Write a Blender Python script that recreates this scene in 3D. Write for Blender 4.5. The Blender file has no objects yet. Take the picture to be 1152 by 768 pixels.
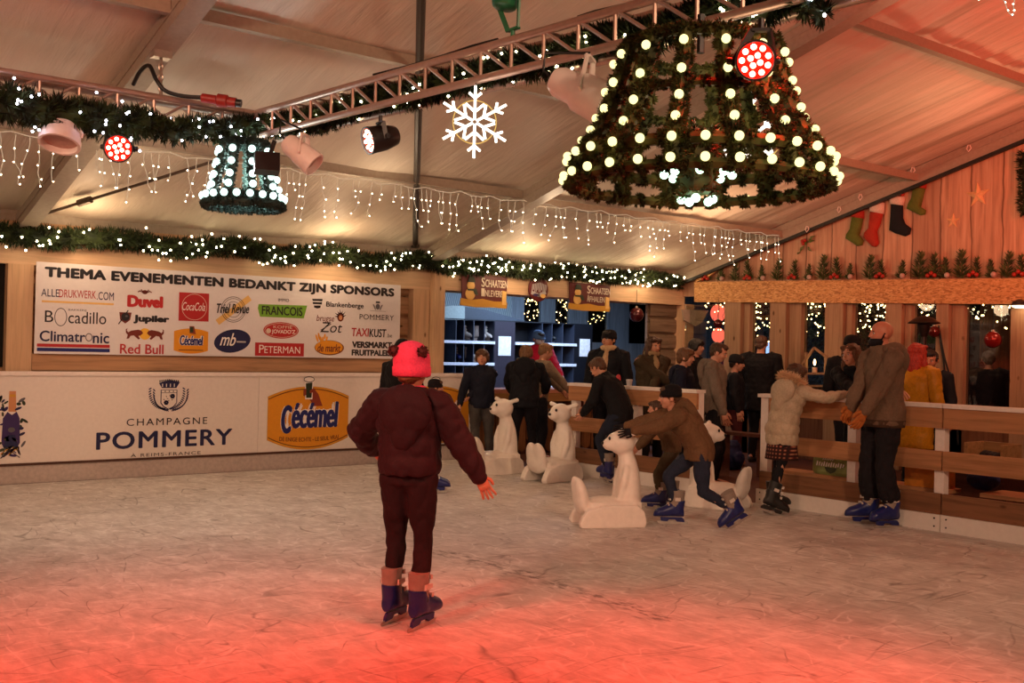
import bpy, bmesh, math, random
from mathutils import Vector, Matrix, noise as mnoise, Quaternion
random.seed(7)
SC = bpy.context.scene
COL = SC.collection
V = Vector
PI = math.pi
# ------------------------------------------------------------------ camera frame (the photographer stands on the ice)
FPX, CX, CY = 1200.0, 576.0, 384.0
CAMZ = 1.5
_a = math.radians(51.5); _p = math.radians(.45); _r = math.radians(1.29)
_F0 = V((math.cos(_a), math.sin(_a), 0)); _R0 = V((math.sin(_a), -math.cos(_a), 0)); _U0 = V((0, 0, 1))
_F = _F0*math.cos(_p) + _U0*math.sin(_p); _U1 = _U0*math.cos(_p) - _F0*math.sin(_p)
_R = _R0*math.cos(_r) + _U1*math.sin(_r); _U = _U1*math.cos(_r) - _R0*math.sin(_r)
CAMC = V((0, 0, CAMZ))
def ray(px, py): return _F + _R*((px-CX)/FPX) - _U*((py-CY)/FPX)
def at_axis(px, py, ax, val):
    d = ray(px, py); return CAMC + d*((val-CAMC[ax])/d[ax])
def at_y(px, py, y): return at_axis(px, py, 1, y)
def at_x(px, py, x): return at_axis(px, py, 0, x)
def at_z(px, py, z=0): return at_axis(px, py, 2, z)
def at_d(px, py, d): return CAMC + ray(px, py)*d
def facing(a):
    a = math.radians(a); v = _R0*math.sin(a) - _F0*math.cos(a); return V((v.x, v.y, 0))
cam_d = bpy.data.cameras.new('camera'); cam = bpy.data.objects.new('camera', cam_d); COL.objects.link(cam)
cam_d.sensor_width = 36; cam_d.lens = FPX/1152*36; cam_d.clip_start = .05
cam.matrix_world = Matrix(((_R.x, _U.x, -_F.x, 0), (_R.y, _U.y, -_F.y, 0), (_R.z, _U.z, -_F.z, CAMZ), (0, 0, 0, 1)))
SC.camera = cam

# ------------------------------------------------------------------ materials
def lin(c):
    if isinstance(c, str):
        c = c.lstrip('#'); c = tuple(int(c[i:i+2], 16) for i in (0, 2, 4))
    return tuple((x/255/12.92 if x/255 <= .04045 else ((x/255+.055)/1.055)**2.4) for x in c) + (1,)
class NT:
    def __init__(s, name):
        s.m = bpy.data.materials.new(name); s.m.use_nodes = True
        s.t = s.m.node_tree; s.b = s.t.nodes['Principled BSDF']; s.out = s.t.nodes['Material Output']
    def n(s, typ, **kw):
        nd = s.t.nodes.new(typ)
        for k, v in kw.items():
            if k.startswith('i_'):
                key = k[2:]; key = int(key) if key.isdigit() else key.replace('_', ' ')
                nd.inputs[key].default_value = v
            else: setattr(nd, k, v)
        return nd
    def l(s, a, b): s.t.links.new(a, b)
    def coord(s, scale=(1, 1, 1), kind='Object', rot=(0, 0, 0)):
        tc = s.n('ShaderNodeTexCoord'); mp = s.n('ShaderNodeMapping')
        mp.inputs['Scale'].default_value = scale; mp.inputs['Rotation'].default_value = rot
        s.l(tc.outputs[kind], mp.inputs['Vector']); return mp.outputs['Vector']
    def noise(s, vec, scale=5, detail=3, rough=.5, dist=0):
        nd = s.n('ShaderNodeTexNoise'); nd.inputs['Scale'].default_value = scale; nd.inputs['Detail'].default_value = detail
        nd.inputs['Roughness'].default_value = rough; nd.inputs['Distortion'].default_value = dist
        s.l(vec, nd.inputs['Vector']); return nd.outputs['Fac']
    def ramp(s, fac, stops, interp='LINEAR'):
        nd = s.n('ShaderNodeValToRGB'); cr = nd.color_ramp; cr.interpolation = interp
        while len(cr.elements) < len(stops): cr.elements.new(.5)
        for e, (p, c) in zip(cr.elements, stops):
            e.position = p; e.color = c if len(c) == 4 else tuple(c)+(1,)
        s.l(fac, nd.inputs['Fac']); return nd.outputs['Color']
    def math(s, op, a, b=None, c=None):
        nd = s.n('ShaderNodeMath', operation=op)
        for i, x in enumerate((a, b, c)):
            if x is None: continue
            if isinstance(x, (int, float)): nd.inputs[i].default_value = x
            else: s.l(x, nd.inputs[i])
        return nd.outputs[0]
    def mix(s, fac, a, b, typ='MIX'):
        nd = s.n('ShaderNodeMix', data_type='RGBA', blend_type=typ)
        for i, x in ((0, fac), (6, a), (7, b)):
            if isinstance(x, (int, float)): nd.inputs[i].default_value = x
            elif isinstance(x, tuple): nd.inputs[i].default_value = x
            else: s.l(x, nd.inputs[i])
        return nd.outputs[2]
    def bump(s, h, strength=.3, dist=.01):
        nd = s.n('ShaderNodeBump'); nd.inputs['Strength'].default_value = strength; nd.inputs['Distance'].default_value = dist
        s.l(h, nd.inputs['Height']); s.l(nd.outputs['Normal'], s.b.inputs['Normal'])
    def col(s, c):
        if isinstance(c, tuple): s.b.inputs['Base Color'].default_value = c
        else: s.l(c, s.b.inputs['Base Color'])
    def set(s, **kw):
        for k, v in kw.items(): s.b.inputs[k.replace('_', ' ')].default_value = v
        return s
_mc = {}
def plain(name, c, rough=.6, metal=0, var=.12, scale=25, spec=.5):
    """a plain surface with a little mottling of its own"""
    if name in _mc: return _mc[name]
    t = NT(name); c = lin(c)
    f = t.noise(t.coord(), scale, 3)
    d = tuple(x*(1-var) for x in c[:3])+(1,); b = tuple(min(1, x*(1+var)) for x in c[:3])+(1,)
    t.col(t.ramp(f, [(.3, d), (.7, b)])); t.set(Roughness=rough, Metallic=metal); t.b.inputs['Specular IOR Level'].default_value = spec
    _mc[name] = t.m; return t.m
def cloth(name, c, rough=.85, bump=.25, scale=60, var=.2):
    if name in _mc: return _mc[name]
    t = NT(name); c = lin(c); v = t.coord()
    f = t.noise(v, scale, 4, .6); g = t.noise(v, 7, 3)
    d = tuple(x*(1-var) for x in c[:3])+(1,); b = tuple(min(1, x*(1+var)) for x in c[:3])+(1,)
    t.col(t.ramp(t.math('ADD', t.math('MULTIPLY', f, .5), t.math('MULTIPLY', g, .5)), [(.35, d), (.65, b)]))
    t.set(Roughness=rough); t.b.inputs['Specular IOR Level'].default_value = .25
    t.bump(t.math('ADD', f, t.math('MULTIPLY', g, 2)), bump, .006)
    _mc[name] = t.m; return t.m
def wood(name, c, axis=0, dark=.6, scale=1.0, rough=.65, knots=True, gap=None):
    """planed softwood, grain along an axis (0 x, 1 y, 2 z)"""
    if name in _mc: return _mc[name]
    t = NT(name); c = lin(c)
    s = [14*scale]*3; s[axis] = .9*scale
    v = t.coord(tuple(s)); f = t.noise(v, 1.6, 5, .6, .6)
    v2 = t.coord(tuple(x*.16 for x in s)); g = t.noise(v2, 1.3, 2)
    d = tuple(x*dark for x in c[:3])+(1,); l = tuple(min(1, x*1.12) for x in c[:3])+(1,)
    base = t.ramp(f, [(.28, d), (.55, c), (.8, l)])
    base = t.mix(t.ramp(g, [(.35, (0, 0, 0)), (.7, (1, 1, 1))]), base, tuple(x*.72 for x in c[:3])+(1,), 'MIX') if False else t.mix(.5, base, t.mix(1, base, t.ramp(g, [(.3, (.55, .5, .45)), (.7, (1.0, 1.0, 1.0))]), 'MULTIPLY'))
    if knots:
        ks = [3.2*scale]*3; ks[axis] = 1.5*scale
        vo = t.n('ShaderNodeTexVoronoi'); vo.inputs['Scale'].default_value = 1.6; t.l(t.coord(tuple(ks)), vo.inputs['Vector'])
        k = t.ramp(vo.outputs['Distance'], [(.05, (.28, .2, .14)), (.11, (1, 1, 1))])
        base = t.mix(1, base, k, 'MULTIPLY')
    t.col(base); t.set(Roughness=rough); t.b.inputs['Specular IOR Level'].default_value = .3
    t.bump(f, .25, .004); _mc[name] = t.m; return t.m
def glow(name, c, strength, sample=False):
    if name in _mc: return _mc[name]
    t = NT(name); e = t.n('ShaderNodeEmission'); e.inputs['Color'].default_value = lin(c); e.inputs['Strength'].default_value = strength
    t.l(e.outputs[0], t.out.inputs['Surface'])
    if not sample: t.m.cycles.emission_sampling = 'NONE'
    _mc[name] = t.m; return t.m
def metal(name, c, rough=.35):
    if name in _mc: return _mc[name]
    t = NT(name); c = lin(c); f = t.noise(t.coord((1, 1, 1)), 30, 3)
    t.col(t.ramp(f, [(.3, tuple(x*.8 for x in c[:3])+(1,)), (.7, c)])); t.set(Metallic=.85, Roughness=rough); _mc[name] = t.m; return t.m

# ------------------------------------------------------------------ mesh builder
def perp(d):
    d = d.normalized(); a = V((0, 0, 1)) if abs(d.z) < .9 else V((1, 0, 0))
    x = d.cross(a).normalized(); return x, x.cross(d).normalized()*-1
class MB:
    def __init__(s): s.v, s.f, s.m = [], [], []
    def add(s, vs, fs, mi=0):
        o = len(s.v); s.v += [V(p) for p in vs]; s.f += [tuple(i+o for i in f) for f in fs]; s.m += [mi]*len(fs); return s
    def box(s, lo, hi, mi=0, R=None, c=None):
        (a, b, d), (e, f, g) = lo, hi
        vs = [V(p) for p in ((a, b, d), (e, b, d), (e, f, d), (a, f, d), (a, b, g), (e, b, g), (e, f, g), (a, f, g))]
        if R is not None: vs = [R @ p + (V(c) if c is not None else V()) for p in vs]
        elif c is not None: vs = [p+V(c) for p in vs]
        return s.add(vs, [(0, 3, 2, 1), (4, 5, 6, 7), (0, 1, 5, 4), (1, 2, 6, 5), (2, 3, 7, 6), (3, 0, 4, 7)], mi)
    def bar(s, a, b, w, h, mi=0, up=(0, 0, 1)):
        """rectangular bar from a to b, w across, h along up"""
        a, b = V(a), V(b); d = (b-a); L = d.length; d.normalize(); x = d.cross(V(up))
        if x.length < 1e-4: x = d.cross(V((1, 0, 0)))
        x.normalize(); z = x.cross(d)
        R = Matrix((d, x, z)).transposed()
        return s.box((0, -w/2, -h/2), (L, w/2, h/2), mi, R, a)
    def loft(s, secs, n=16, mi=0, cap=True):
        """secs: (centre, ax, ay, rx, ry)"""
        vs, fs = [], []
        for c, ax, ay, rx, ry in secs:
            for k in range(n):
                t = 2*PI*k/n; vs.append(V(c)+ax*(rx*math.cos(t))+ay*(ry*math.sin(t)))
        for i in range(len(secs)-1):
            for k in range(n):
                k2 = (k+1) % n; fs.append((i*n+k, i*n+k2, (i+1)*n+k2, (i+1)*n+k))
        if cap: fs.append(tuple(range(n-1, -1, -1))); fs.append(tuple(range((len(secs)-1)*n, len(secs)*n)))
        return s.add(vs, fs, mi)
    def tube(s, pts, r, n=8, mi=0, cap=True, closed=False):
        pts = [V(p) for p in pts]; N = len(pts); rs = r if isinstance(r, (list, tuple)) else [r]*N
        secs = []; x = None
        for i, p in enumerate(pts):
            if closed: d = pts[(i+1) % N]-pts[i-1]
            else: d = (pts[min(i+1, N-1)]-pts[max(i-1, 0)])
            if d.length < 1e-9: d = V((0, 0, 1))
            d.normalize()
            if x is None: x, y = perp(d)
            else:
                x = x-d*x.dot(d)
                if x.length < 1e-6: x, y = perp(d)
                x.normalize()
            y = d.cross(x); secs.append((p, x.copy(), y, rs[i], rs[i]))
        if closed:
            vs, fs = [], []
            for c, ax, ay, rx, ry in secs:
                for k in range(n):
                    t = 2*PI*k/n; vs.append(c+ax*(rx*math.cos(t))+ay*(ry*math.sin(t)))
            for i in range(N):
                for k in range(n):
                    k2 = (k+1) % n; j = (i+1) % N; fs.append((i*n+k, i*n+k2, j*n+k2, j*n+k))
            return s.add(vs, fs, mi)
        return s.loft(secs, n, mi, cap)
    def limb(s, pts, rs, n=12, sub=6, mi=0, wob=None):
        """smooth tapering limb with round ends through joints"""
        pts = [V(p) for p in pts]; P, Rr = [], []
        N = len(pts)
        d0 = (pts[1]-pts[0]).normalized(); d1 = (pts[-1]-pts[-2]).normalized()
        for q in (.05, .35, .7): P.append(pts[0]-d0*rs[0]*.9*(1-q)); Rr.append(rs[0]*math.sqrt(max(.02, 1-(1-q)**2)))
        for i in range(N-1):
            for k in range(sub):
                t = k/sub; P.append(pts[i].lerp(pts[i+1], t)); tt = t*t*(3-2*t); rr = rs[i]*(1-tt)+rs[i+1]*tt
                if wob: rr *= wob((i+t)/(N-1))
                Rr.append(rr)
        P.append(pts[-1]); Rr.append(rs[-1])
        for q in (.7, .35, .05): P.append(pts[-1]+d1*rs[-1]*.9*(1-q)); Rr.append(rs[-1]*math.sqrt(max(.02, 1-(1-q)**2)))
        return s.tube(P, Rr, n, mi)
    def ell(s, c, r, R=None, nu=14, nv=9, mi=0):
        c = V(c); r = r if isinstance(r, (tuple, list)) else (r, r, r); vs, fs = [], []
        def put(p):
            p = V((p[0]*r[0], p[1]*r[1], p[2]*r[2])); vs.append(c+(R @ p if R is not None else p))
        put((0, 0, -1))
        for j in range(1, nv):
            ph = -PI/2+PI*j/nv
            for i in range(nu): th = 2*PI*i/nu; put((math.cos(ph)*math.cos(th), math.cos(ph)*math.sin(th), math.sin(ph)))
        put((0, 0, 1)); top = len(vs)-1
        for i in range(nu):
            i2 = (i+1) % nu; fs.append((0, 1+i2, 1+i)); fs.append((top, 1+(nv-2)*nu+i, 1+(nv-2)*nu+i2))
            for j in range(nv-2): a = 1+j*nu; fs.append((a+i, a+i2, a+nu+i2, a+nu+i))
        return s.add(vs, fs, mi)
    def lathe(s, prof, c=(0, 0, 0), d=(0, 0, 1), n=20, mi=0, cap=True):
        """prof: (radius, height) along d"""
        d = V(d).normalized(); x, y = perp(d); y = d.cross(x)
        return s.loft([(V(c)+d*h, x, y, max(r, 1e-4), max(r, 1e-4)) for r, h in prof], n, mi, cap)
    def prism(s, pts, d, mi=0):
        pts = [V(p) for p in pts]; d = V(d); n = len(pts)
        return s.add(pts+[p+d for p in pts], [tuple(range(n-1, -1, -1)), tuple(range(n, 2*n))]+[(i, (i+1) % n, n+(i+1) % n, n+i) for i in range(n)], mi)
    def poly(s, pts, mi=0): return s.add(pts, [tuple(range(len(pts)))], mi)
    def merge(s, o, mi=None):
        k = len(s.v); s.v += o.v; s.f += [tuple(i+k for i in f) for f in o.f]; s.m += o.m if mi is None else [mi]*len(o.f); return s
    def mesh(s, name='m'):
        me = bpy.data.meshes.new(name); me.from_pydata([tuple(p) for p in s.v], [], s.f); return me
ORI = {}
def finish(me, mats, smooth):
    for m in (mats if isinstance(mats, (list, tuple)) else [mats]): me.materials.append(m)
    if smooth is not None and smooth is not False:
        me.polygons.foreach_set('use_smooth', [True]*len(me.polygons))
        if smooth is not True: me.set_sharp_from_angle(angle=math.radians(smooth))
    me.update()
def build(name, mb, mats, parent=None, smooth=40, local=False):
    """links ONE mesh object; coordinates are the place's own unless local"""
    me = bpy.data.meshes.new(name)
    o0 = ORI.get(parent.name, V()) if (parent is not None and not local) else V()
    me.from_pydata([tuple(p-o0) for p in mb.v], [], mb.f)
    me.polygons.foreach_set('material_index', mb.m)
    finish(me, mats, smooth)
    o = bpy.data.objects.new(name, me); COL.objects.link(o)
    if parent is not None: o.parent = parent; ORI[o.name] = o0
    return o
def obj(name, me, parent=None):
    o = bpy.data.objects.new(name, me); COL.objects.link(o)
    if parent is not None: o.parent = parent; ORI[o.name] = ORI.get(parent.name, V())
    return o
def tag(o, label, cat, group=None, kind=None):
    o['label'] = label; o['category'] = cat
    if group: o['group'] = group
    if kind: o['kind'] = kind
    return o
def thing(name, label, cat, loc=(0, 0, 0), group=None, rot=0):
    o = bpy.data.objects.new(name, None); COL.objects.link(o); o.location = loc; o.rotation_euler = (0, 0, rot); o.empty_display_size = .1
    ORI[o.name] = V(loc); return tag(o, label, cat, group)
def struct(name, mb, m, smooth=40, parent=None):
    o = build(name, mb, m, parent, smooth)
    if parent is None: o['kind'] = 'structure'
    return o
def remesh(mb, voxel, smooth=2, nz=0, nf=10, seed=0):
    me = mb.mesh(); o = bpy.data.objects.new('t', me); COL.objects.link(o)
    m = o.modifiers.new('r', 'REMESH'); m.mode = 'VOXEL'; m.voxel_size = voxel; m.use_smooth_shade = True
    if smooth: k = o.modifiers.new('s', 'SMOOTH'); k.iterations = smooth; k.factor = .5
    dg = bpy.context.evaluated_depsgraph_get(); me2 = bpy.data.meshes.new_from_object(o.evaluated_get(dg))
    bpy.data.objects.remove(o); bpy.data.meshes.remove(me)
    if nz:
        sv = V((seed*3.1, seed*1.7, seed))
        nl = [v.normal.copy() for v in me2.vertices]
        for v, n in zip(me2.vertices, nl):
            q = v.co*nf+sv; v.co = v.co+n*(nz*(mnoise.noise(q)+.5*mnoise.noise(q*2.3)-1.1*max(0, .32-abs(mnoise.noise(V((q.x*1.3, q.y*1.3, q.z*.75))+V((9, 4, 2)))))/.32+.3))
    r = MB(); r.v = [v.co.copy() for v in me2.vertices]; r.f = [tuple(p.vertices) for p in me2.polygons]; r.m = [0]*len(r.f)
    bpy.data.meshes.remove(me2); return r
def spl(pts, n=6):
    pts = [V(p) for p in pts]; out = []
    for i in range(len(pts)-1):
        p0, p1, p2, p3 = pts[max(i-1, 0)], pts[i], pts[i+1], pts[min(i+2, len(pts)-1)]
        for k in range(n):
            t = k/n; out.append(.5*((2*p1)+(p2-p0)*t+(2*p0-5*p1+4*p2-p3)*t*t+(3*p1-p0-3*p2+p3)*t**3))
    return out+[pts[-1]]
def copy_tree(o, parent=None):
    c = o.copy(); COL.objects.link(c)
    if parent is not None: c.parent = parent
    for ch in list(o.children): copy_tree(ch, c)
    return c

# ------------------------------------------------------------------ lettering and flat prints
_tc = {}
def text2d(s, bold=0, shear=0, spacing=1.0):
    k = (s, bold, shear, spacing)
    if k in _tc: return _tc[k]
    cu = bpy.data.curves.new('t', 'FONT'); cu.body = s; cu.size = 1; cu.offset = bold; cu.shear = shear; cu.space_character = spacing; cu.resolution_u = 4; cu.fill_mode = 'FRONT'
    o = bpy.data.objects.new('t', cu); COL.objects.link(o)
    dg = bpy.context.evaluated_depsgraph_get(); me = bpy.data.meshes.new_from_object(o.evaluated_get(dg))
    vs = [(v.co.x, v.co.y) for v in me.vertices]; fs = [tuple(p.vertices) for p in me.polygons]
    bpy.data.objects.remove(o); bpy.data.meshes.remove(me); bpy.data.curves.remove(cu)
    x0 = min(p[0] for p in vs); x1 = max(p[0] for p in vs); y0 = min(p[1] for p in vs); y1 = max(p[1] for p in vs)
    _tc[k] = ([((x-x0)/(x1-x0), (y-y0)/(y1-y0)) for x, y in vs], fs); return _tc[k]
class Print:
    """flat printing on a plane: o origin, u right, v up, n towards the reader"""
    def __init__(s, o, u, v, n): s.o, s.u, s.v, s.n = V(o), V(u), V(v), V(n); s.mb = None; s.mats = []
    def start(s): s.mb = MB(); s.mats = []; return s
    def mi(s, m):
        if m not in s.mats: s.mats.append(m)
        return s.mats.index(m)
    def P(s, x, y, lay=1): return s.o+s.u*x+s.v*y+s.n*(.0015*lay)
    def poly(s, pts, m, lay=1): s.mb.poly([s.P(x, y, lay) for x, y in pts], s.mi(m))
    def rect(s, x0, y0, x1, y1, m, lay=1): s.poly([(x0, y0), (x1, y0), (x1, y1), (x0, y1)], m, lay)
    def oval(s, cx, cy, rx, ry, m, lay=1, rot=0, n=28):
        c, k = math.cos(rot), math.sin(rot); s.poly([(cx+rx*math.cos(t)*c-ry*math.sin(t)*k, cy+rx*math.cos(t)*k+ry*math.sin(t)*c) for t in (2*PI*i/n for i in range(n))], m, lay)
    def ring(s, cx, cy, rx, ry, w, m, lay=1, n=36, a0=0, a1=2*PI):
        vs, fs = [], []
        for i in range(n+1):
            t = a0+(a1-a0)*i/n; c, k = math.cos(t), math.sin(t); vs += [s.P(cx+(rx-w)*c, cy+(ry-w)*k, lay), s.P(cx+rx*c, cy+ry*k, lay)]
        for i in range(n): fs.append((2*i, 2*i+1, 2*i+3, 2*i+2))
        s.mb.add(vs, fs, s.mi(m))
    def stroke(s, pts, w, m, lay=1):
        for i in range(len(pts)-1):
            (x0, y0), (x1, y1) = pts[i], pts[i+1]; dx, dy = x1-x0, y1-y0; L = math.hypot(dx, dy) or 1e-6; w0 = w[i] if isinstance(w, list) else w; w1 = w[i+1] if isinstance(w, list) else w
            ex, ey = dx/L*w0*.3, dy/L*w0*.3
            s.poly([(x0-ex+dy/L*w0/2, y0-ey-dx/L*w0/2), (x1+ex+dy/L*w1/2, y1+ey-dx/L*w1/2), (x1+ex-dy/L*w1/2, y1+ey+dx/L*w1/2), (x0-ex-dy/L*w0/2, y0-ey+dx/L*w0/2)], m, lay)
    def text(s, st, x0, x1, y0, y1, m, lay=2, bold=0, shear=0, rise=0, arch=0, spacing=1.0):
        vs, fs = text2d(st, 0, shear, spacing); h = y1-y0; k = bold*h*1.2
        sh = [(0, 0)] if k == 0 else [(-k, 0), (k, 0), (0, k*.7), (0, -k*.7), (-k*.7, k*.5), (k*.7, -k*.5), (k*.7, k*.5), (-k*.7, -k*.5)]
        for q, (ex, ey) in enumerate(sh):
            s.mb.add([s.P(x0+k+(x1-x0-2*k)*a+ex, y0+k+(h-2*k)*b+rise*a+arch*(1-(2*a-1)**2)+ey, lay+q*.02) for a, b in vs], fs, s.mi(m))
    def done(s, name, parent, label=None):
        o = build(name, s.mb, s.mats, parent, None)
        if label: o['label'] = label
        return o
# ------------------------------------------------------------------ materials of the place
WARM = wood('pine', '#e2c19c', 0, .78)
WARMY = wood('pine_along_fence', '#c08a60', 1, .62)
WARMZ = wood('pine_upright', '#dab690', 2, .78)
POSTW = wood('window_post_wood', '#a88a6c', 2, .7)
LOGX = wood('log_siding', '#cda27a', 0, .62)
GREYX = wood('weathered_boards', '#8d7864', 0, .5)
BROWNZ = wood('brown_upright_boards', '#7a5138', 2, .5, knots=False)
WHITEP = plain('white_board', '#e6ded6', .55, var=.03)
PINKW = plain('white_paint_timber', '#eadfd8', .6, var=.05)
ALU = metal('aluminium', '#b9aea0', .45)
ALUM = plain('tent_profile', '#a39584', .45, .25, .08)
DARK = plain('black_plastic', '#15130f', .5)
CABLE = plain('black_cable', '#0b0a0a', .5)
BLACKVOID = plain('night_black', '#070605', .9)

def ice_material():
    t = NT('skated_ice'); v = t.coord((1, 1, 1))
    n1 = t.noise(v, .5, 4); n2 = t.noise(t.coord((1.4, 1.0, 1)), 3.5, 8, .68); n3 = t.noise(t.coord((5, 1.6, 1), rot=(0, 0, .9)), 4.0, 6, .7)
    m = t.math('ADD', t.math('MULTIPLY', n1, .25), t.math('ADD', t.math('MULTIPLY', n2, .45), t.math('MULTIPLY', n3, .30)))
    base = t.ramp(m, [(.36, lin('#a59d98')), (.5, lin('#cbc5c0')), (.62, lin('#ebe8e4'))])
    # skate cuts: contour lines of slow noises, broken up by another noise
    def cuts(sc, rot, seed, w, lo, hi):
        vv = t.coord(sc, rot=(0, 0, rot)); mp = t.n('ShaderNodeMapping'); mp.inputs['Location'].default_value = (seed, seed*2.3, seed); t.l(vv, mp.inputs['Vector'])
        f = t.noise(mp.outputs[0], 1, 1.2, .35, .3); a = t.math('ABSOLUTE', t.math('SUBTRACT', f, .5))
        line = t.math('SUBTRACT', 1, t.math('MINIMUM', t.math('DIVIDE', a, w), 1))
        g = t.noise(v, 1.3+seed*.13, 3); k = t.n('ShaderNodeMapRange'); k.inputs['From Min'].default_value = lo; k.inputs['From Max'].default_value = hi; t.l(g, k.inputs['Value'])
        return t.math('MULTIPLY', line, k.outputs[0])
    L = None
    for sc, rot, seed, w in (((.7, 2.6, 1), .5, 1, .006), ((.6, 2.2, 1), -.7, 4, .006), ((1.5, 1.5, 1), 0, 9, .007), ((2.5, .7, 1), .2, 13, .006), ((.9, 3.6, 1), 1.2, 17, .008), ((3.4, 1.1, 1), 2.3, 22, .007)):
        c = cuts(sc, rot, seed, w, .48, .62); L = c if L is None else t.math('MAXIMUM', L, c)
    W = None
    for sc, rot, seed, w in (((1.2, 4.2, 1), .3, 31, .014), ((3.0, 1.6, 1), -.5, 37, .013), ((2.2, 2.2, 1), 0, 41, .012)):
        c = cuts(sc, rot, seed, w, .42, .6); W = c if W is None else t.math('MAXIMUM', W, c)
    base = t.mix(t.math('MULTIPLY', L, .62), base, lin('#54423c'))
    base = t.mix(t.math('MULTIPLY', W, .5), base, lin('#fbfaf8'))
    # the dirty trail of meltwater
    pts = [(4.42, 6.55), (4.75, 5.75), (5.05, 5.25), (4.72, 4.55), (4.55, 4.1)]
    pts = [tuple(at_z(px, py))[:2] for px, py in ((490, 621), (560, 637), (625, 655), (640, 662), (700, 682), (745, 696))]
    sx = t.n('ShaderNodeSeparateXYZ'); tc = t.n('ShaderNodeTexCoord'); wob = t.n('ShaderNodeTexNoise'); wob.inputs['Scale'].default_value = 3; t.l(tc.outputs['Object'], wob.inputs['Vector'])
    vm = t.n('ShaderNodeVectorMath', operation='MULTIPLY_ADD'); t.l(wob.outputs['Color'], vm.inputs[0]); vm.inputs[1].default_value = (.3, .3, 0); t.l(tc.outputs['Object'], vm.inputs[2]); t.l(vm.outputs[0], sx.inputs[0])
    X, Y = t.math('SUBTRACT', sx.outputs[0], .15), t.math('SUBTRACT', sx.outputs[1], .15); D = None
    for (ax, ay), (bx, by) in zip(pts[:-1], pts[1:]):
        dx, dy = bx-ax, by-ay; LL = dx*dx+dy*dy
        px_, py_ = t.math('SUBTRACT', X, ax), t.math('SUBTRACT', Y, ay)
        h = t.math('ADD', t.math('MULTIPLY', px_, dx/LL), t.math('MULTIPLY', py_, dy/LL)); h = t.math('MINIMUM', t.math('MAXIMUM', h, 0), 1)
        qx = t.math('SUBTRACT', px_, t.math('MULTIPLY', h, dx)); qy = t.math('SUBTRACT', py_, t.math('MULTIPLY', h, dy))
        d = t.math('SQRT', t.math('ADD', t.math('MULTIPLY', qx, qx), t.math('MULTIPLY', qy, qy))); D = d if D is None else t.math('MINIMUM', D, d)
    tr = t.n('ShaderNodeMapRange'); tr.inputs['From Min'].default_value = .16; tr.inputs['From Max'].default_value = .0; t.l(D, tr.inputs['Value'])
    sm = t.n('ShaderNodeMapRange'); sm.inputs['From Min'].default_value = .47; sm.inputs['From Max'].default_value = .62; t.l(t.noise(t.coord((7, 3, 1), rot=(0, 0, .5)), 3, 5, .6), sm.inputs['Value'])
    base = t.mix(t.math('MULTIPLY', t.math('MULTIPLY', tr.outputs[0], sm.outputs[0]), .85), base, lin('#3a2620'))
    t.col(base)
    r = t.ramp(n2, [(.35, (.42,)*3), (.7, (.68,)*3)]); t.l(r, t.b.inputs['Roughness']); t.b.inputs['Specular IOR Level'].default_value = .3
    t.bump(t.math('SUBTRACT', t.math('ADD', n2, t.math('MULTIPLY', n3, .6)), t.math('MULTIPLY', L, .5)), .4, .012)
    return t.m
ICE = ice_material()
def roof_material():
    t = NT('tent_canvas'); v = t.coord((1, 1, 1)); n = t.noise(v, .8, 4); w = t.noise(t.coord((6, .7, .7)), 1.2, 4, .6, .4)
    t.col(t.ramp(t.math('ADD', t.math('MULTIPLY', n, .6), t.math('MULTIPLY', w, .4)), [(.3, lin('#c9bba8')), (.7, lin('#e2d6c4'))]))
    t.set(Roughness=.5); t.b.inputs['Specular IOR Level'].default_value = .35
    t.bump(t.math('ADD', t.math('MULTIPLY', w, 1), n), .5, .05); return t.m
CANVAS = roof_material()
def osb_material():
    t = NT('strand_board'); vo = t.n('ShaderNodeTexVoronoi'); vo.inputs['Scale'].default_value = 26; vo.inputs['Randomness'].default_value = 1
    t.l(t.coord((1, 1, 2.6)), vo.inputs['Vector']); n = t.noise(t.coord((1, 1, 1)), 40, 3)
    c = t.ramp(t.math('ADD', t.math('MULTIPLY', vo.outputs['Color'], .7), t.math('MULTIPLY', n, .3)), [(.2, lin('#95663a')), (.5, lin('#c4935a')), (.85, lin('#dcb27c'))])
    t.col(c); t.set(Roughness=.75); return t.m
OSB = osb_material()
def plank_print():
    t = NT('printed_plank_cloth'); tc = t.coord((1, 1, 1)); sx = t.n('ShaderNodeSeparateXYZ'); wv = t.n('ShaderNodeTexNoise'); wv.inputs['Scale'].default_value = .9; wv.inputs['Detail'].default_value = 3; t.l(t.coord((1, 1, 1.6)), wv.inputs['Vector'])
    t.l(tc, sx.inputs[0]); y = t.math('ADD', sx.outputs[1], t.math('MULTIPLY', wv.outputs['Fac'], .12))
    q = t.math('DIVIDE', y, .42); fr = t.math('FRACT', q); ed = t.math('MINIMUM', fr, t.math('SUBTRACT', 1, fr))
    wn = t.n('ShaderNodeTexWhiteNoise', noise_dimensions='1D'); t.l(t.math('FLOOR', q), wn.inputs['W'])
    g = t.noise(t.coord((1, 16, .9)), 1.1, 6, .62, .8)
    c = t.ramp(g, [(.28, lin('#a07a60')), (.5, lin('#c49a7a')), (.72, lin('#d6b394'))])
    c = t.mix(1, c, t.ramp(wn.outputs['Value'], [(0, (.72, .68, .66)), (.5, (.95, .95, .95)), (1, (1, 1, 1))]), 'MULTIPLY')
    c = t.mix(1, c, t.ramp(ed, [(.0, (.2, .14, .1)), (.018, (.6, .54, .5)), (.04, (1, 1, 1))]), 'MULTIPLY')
    t.col(c); t.set(Roughness=.6); t.bump(t.noise(t.coord((.6, 1, .5)), 2.2, 2), .5, .08); return t.m
PRINTED = plank_print()
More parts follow.
